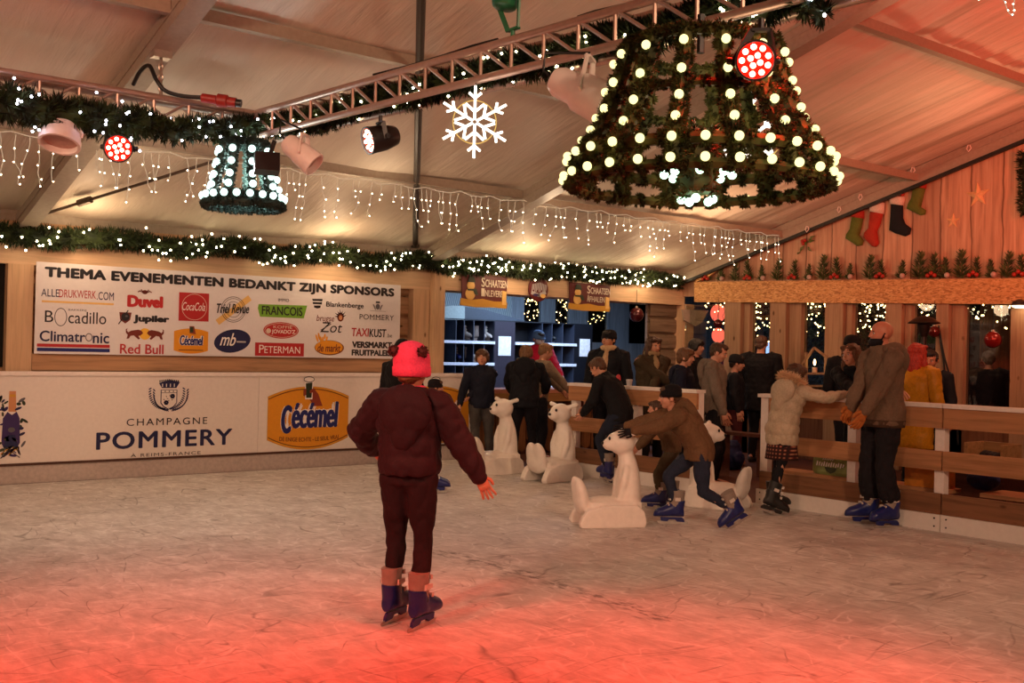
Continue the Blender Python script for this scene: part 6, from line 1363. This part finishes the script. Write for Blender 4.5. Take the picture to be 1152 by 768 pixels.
person('boy in a navy jacket looking right, behind the boy with the brown jacket', dpt(768, 12.7), facing(72), 1.56, head=(0, -4, 0), skin='#d2957a', jacket=dict(c='#151a2e', k=1.25, hem=.05, hood=1.1), trousers=dict(c='#17171e'), hair=dict(style='mop', c='#6b4528'))
person('teenage boy in a grey hoodie looking down in the gap of the fence', dpt(803, 12.1), facing(68), 1.63, head=(4, -16, 0), hand_r=(.1, .12, .42), skin='#d2957a', jacket=dict(c='#75685c', k=1.2, hem=.10, hood=1.35), trousers=dict(c='#15151b'), hair=dict(style='short', c='#4a301e'))
person('kid in a black beanie, black jacket and burgundy trousers by the plank bench', dpt(826, 14.6), facing(78), 1.49, head=(0, -6, 0), jacket=dict(c='#14141c', k=1.3, hem=.03), trousers=dict(c='#4c1d20', k=1.25), shoes='whiteshoe', hair=dict(style='short', c='#2a1c14'), hat=dict(c='#121116'), detail=.6)
person('large person in a black coat before the window with the fairy lights', dpt(855, 15.0), facing(150), 1.77, jacket=dict(c='#0e0e14', k=1.5, hem=.12, puff=.02), trousers=dict(c='#17141a'), hair=dict(style='short', c='#5a4030'), detail=.6)
person('dark haired person in black partly hidden by the boy in the grey hoodie', dpt(781, 14.4), facing(60), 1.69, jacket=dict(c='#141318', k=1.25, hood=1.0), trousers=dict(c='#15151b'), hair=dict(style='mop', c='#1c1410'), detail=.6)
# pushing the bear
person('boy in a brown jacket and black beanie bending to push a white bear', dpt(788, 9.35), facing(-88), 1.36, hh=.205, lean=(42, 0), pelvis=(0, .0, -.095), head=(0, 8, 0), hand_l=W(handleL), hand_r=W(handleR), pole_l=(-.7, -.5, -.9), pole_r=(.7, -.5, -.9), foot_r=(.03, .13, .045), foot_l=(-.10, -.22, .075), toe_l=10, toe_r=0, tip_l=-32, skin='#d2957a',
       jacket=dict(c='#6a4d35', k=1.34, arm=1.12, hem=.06, puff=.02, per=.09, hood=1.45), trousers=dict(c='#262c3e', k=1.12, calf=.92), shoes='blue', hair=dict(style='short', c='#5a3c26'), hat=dict(c='#121014'), gloves='#16141a')
person('small child in olive trousers hidden behind the boy in the brown jacket', gpt(752, 573), facing(-95), 1.04, lean=(30, 0), pelvis=(0, -.02, -.03), hand_l=(-.08, .3, .5), hand_r=(.08, .3, .5), foot_l=(-.05, .08, .045), foot_r=(.06, -.04, .045), jacket=dict(c='#5f4630', k=1.3), trousers=dict(c='#4f4230', k=1.3), shoes='blue', hair=dict(style='short', c='#4a301e'), detail=.6)
# at the right fence
person('girl in a long cream puffer coat and plaid skirt leaning on the fence', (8.38, 6.36), facing(122), 1.37, hh=.2, lean=(16, 4), pelvis=(0, .0, 0), head=(-14, -6, 0), hand_l=W((8.72, 6.45, 1.15)), hand_r=W((8.73, 5.92, 1.15)), pole_l=(-1, -.2, -.4), pole_r=(1, -.2, -.4), foot_l=(-.05, -.03, .045), foot_r=(.05, -.15, .06), toe_l=-10, toe_r=-25, tip_r=-20, skin='#cf9274',
       jacket=dict(c='#b3a088', k=1.3, arm=1.0, hem=.10, puff=.085, per=.10, rings=5, hood=1.5, fur='#d9b48e', flare=1.05, rough=.5), trousers=dict(c='#16151a', k=1.0, hem=.024), shoes='black', hair=dict(style='mop', c='#4a2c18'), extra=plaid_skirt)
person('smiling woman with long hair in black leaning over the fence', dpt(971, 10.62), facing(-50), 1.66, lean=(24, 0), head=(-6, 8, 6), hand_l=W((8.83, 5.30, 1.145)), hand_r=W((8.82, 5.84, 1.145)), pole_l=(-1, -.2, -.3), pole_r=(1, -.2, -.3), skin='#d89a7c', jacket=dict(c='#111218', k=1.22, hem=.06, collar=1), trousers=dict(c='#15151b'), hair=dict(style='long', c='#6b4226', len=.5), smile=True)
person('bald man in a taupe bomber jacket and tan gloves on blue skates', gpt(992, 591), facing(-78), 1.76, head=(-6, 2, 0), lean=(3, 0), hand_l=(-.10, .165, .545), hand_r=(.03, .185, .53), pole_l=(-.25, -1, -.5), pole_r=(.25, -1, -.5), foot_l=(-.06, -.02, .045), foot_r=(.055, .03, .045), toe_l=8, toe_r=-8, skin='#d08064',
       jacket=dict(c='#6d5645', k=1.26, flare=1.08, arm=1.1, hem=.05, hood=1.4, nz=.009, nf=9, band='#4a3629', collar=1), trousers=dict(c='#1b171c', k=1.30, hem=.04, nz=.009, calf=1.15), shoes='blue', gloves='#a8602c', mask=('#15131a', -.20), finger=1.4, extra=pocket)
person('person in a black hat and coat behind the smiling woman', dpt(957, 12.9), facing(165), 1.75, jacket=dict(c='#0f0f14', k=1.3, hem=.1), trousers=dict(c='#15151b'), hair=dict(style='short', c='#1c1410'), hat=dict(c='#0e0d11'), scarf='#9a7a4a', detail=.6)
person('person with long red hair in a yellow coat behind the bald man', dpt(1030, 11.0), facing(125), 1.65, jacket=dict(c='#c8881c', k=1.32, hem=.18, rough=.5), trousers=dict(c='#15151b'), hair=dict(style='long', c='#b8301c', len=1.5))
person('dark haired man in a dark jacket under the patio heater', dpt(1047, 12.4), facing(-35), 1.60, head=(0, -10, 0), skin='#b87a5c', jacket=dict(c='#191a22', k=1.2, collar=1), trousers=dict(c='#15151b'), hair=dict(style='short', c='#1f1612'), detail=.6)
person('broad person in a dark coat seen through the last gable window', (13.95, at_x(1112, 420, 13.95).y), facing(160), 1.62, jacket=dict(c='#1a1b22', k=1.55, hem=.1), trousers=dict(c='#15151b'), hair=dict(style='short', c='#6a5648'), detail=.6)
# the woman's cup
p = at_d(708, 432, 13.25); t = thing('paper_cup', 'white paper cup in the hand of the woman in the olive coat', 'cup', p); b = MB(); b.lathe([(.03, -.05), (.038, .045), (.035, .045), (.028, -.04)], p, n=16); build('cup', b, SHEET, t); b = MB(); b.lathe([(.041, .04), (.041, .055), (.035, .06)], p, n=16); build('lid', b, SHEET, t)
# rental skates waiting on the shelf
for i, (px, z, a, lab) in enumerate(((530, z1_, .4, 'white rental skate on the top shelf, nearest the header panel'), (545, z1_, 1.2, 'white rental skate on the top shelf, its blade turned out'), (553, z1_, .2, 'white rental skate on the top shelf beside the purple panel'), (536, z2_, .9, 'white rental skate on the middle shelf'), (523, z2_, -.4, 'blue rental skate on the middle shelf'), (512, .45, .2, 'blue rental skate on the bottom shelf'), (625, z1_, .3, 'dark rental skate on the right hand top shelf'))):
    p = sf(px, 380); o = put_skate(None, Matrix.Translation((p.x, SY_+.2, z+.058)) @ Matrix.Rotation(PI+a, 4, 'Z'), 'white' if 'white' in lab else 'blue' if 'blue' in lab else 'black', .88); tag(o, lab, 'ice skate', 'rental skates on the shelf')
# ------------------------------------------------------------------ light
w = bpy.data.worlds.new('tent_fill'); SC.world = w; w.use_nodes = True
w.node_tree.nodes['Background'].inputs['Color'].default_value = (.9, .55, .38, 1); w.node_tree.nodes['Background'].inputs['Strength'].default_value = .05  # dim warm background added in place of scatter from the unseen tent
WARMC = (1, .60, .38)
def lamp(name, kind, loc, energy, color, target=None, size=.1, angle=60, blend=.6):
    d = bpy.data.lights.new(name, kind); d.energy = energy; d.color = color
    if kind == 'SPOT': d.spot_size = math.radians(angle); d.spot_blend = blend
    if kind in ('SPOT', 'POINT'): d.shadow_soft_size = size
    if kind == 'AREA': d.size = size
    o = bpy.data.objects.new(name, d); COL.objects.link(o); o.location = loc
    if target is not None: o.rotation_euler = (V(target)-V(loc)).to_track_quat('-Z', 'Y').to_euler()
    return o
# the warm floods on the square truss that carries on round behind the photographer
for i, (p, q, e) in enumerate((((-1.5, 3.0, 3.6), (6, 10, .9), 820), ((3.0, -1.5, 3.8), (8.4, 8.2, 1.0), 880), ((-.5, 8, 3.2), (5, 10.5, .8), 360))):
    lamp('flood', 'SPOT', p, e, WARMC, q, .25, 76, .9)
# red spots of the LED cans, plus two added for the canvas
lamp('red_spot', 'SPOT', (4.0, 3.2, 3.0), 950, (1, .014, .005), (3.1, 3.3, 0), .45, 98, 1)
lamp('red_spot', 'SPOT', (7.5, -1.0, 3.0), 2000, (1, .05, .025), (13, 5.2, 4.8), .1, 58, 1)
lamp('red_spot', 'SPOT', (6.3, 3.2, 3.4), 450, (1, .05, .025), (11.5, 6.0, 4.6), .1, 80, 1)  # unseen spot added to rake red light across the canvas folds
lamp('red_spot', 'SPOT', (.5, 3.0, 3.2), 130, (1, .08, .05), (2.2, 8.2, 4.2), .1, 80, 1)  # unseen spot added for a faint red wash on the left canvas
lamp('red_spot', 'SPOT', (-.5, 4.2, 3.3), 800, (1, .014, .005), (1.3, 4.4, 0), .4, 92, 1)
# warm string light along the walls
for x in (3.5, 6.5, 9.5, 12): lamp('string', 'POINT', (x, 11.6, 2.62), 13, (1, .66, .38), None, .15)
for x in (3.5, 6, 8.5, 11): lamp('icicle', 'POINT', (x, 9.8, 3.0), 7, (1, .75, .5), None, .15)
# terrace lamps
for p, e in (((11, 9.5, 2.9), 30), ((11, 6, 3.2), 35), ((11.3, 3.5, 3.0), 35), ((15, 7.2, 3.4), 30), ((15.2, 11.5, 3.4), 10)): lamp('terrace_lamp', 'POINT', p, e, (1, .55, .3), None, .2)
lamp('bell_light', 'POINT', BS+V((0, 0, .25)), 30, (.85, 1, .95), None, .1)
lamp('bell_light', 'POINT', BC+V((0, 0, .3)), 9, (1, .82, .5), None, .2)
# the rental room's cold tube light
lamp('tube', 'AREA', (12.5, 14.2, 2.9), 230, (.52, .7, 1), (12.5, 14.8, 0), 2.5)
vs = SC.view_settings; vs.view_transform = 'Standard'; vs.look = 'None'; vs.exposure = 0; vs.gamma = 1; vs.use_curve_mapping = False
SC.cycles.use_denoising = True
SC.cycles.sample_clamp_indirect = 6
SC.cycles.max_bounces = 6
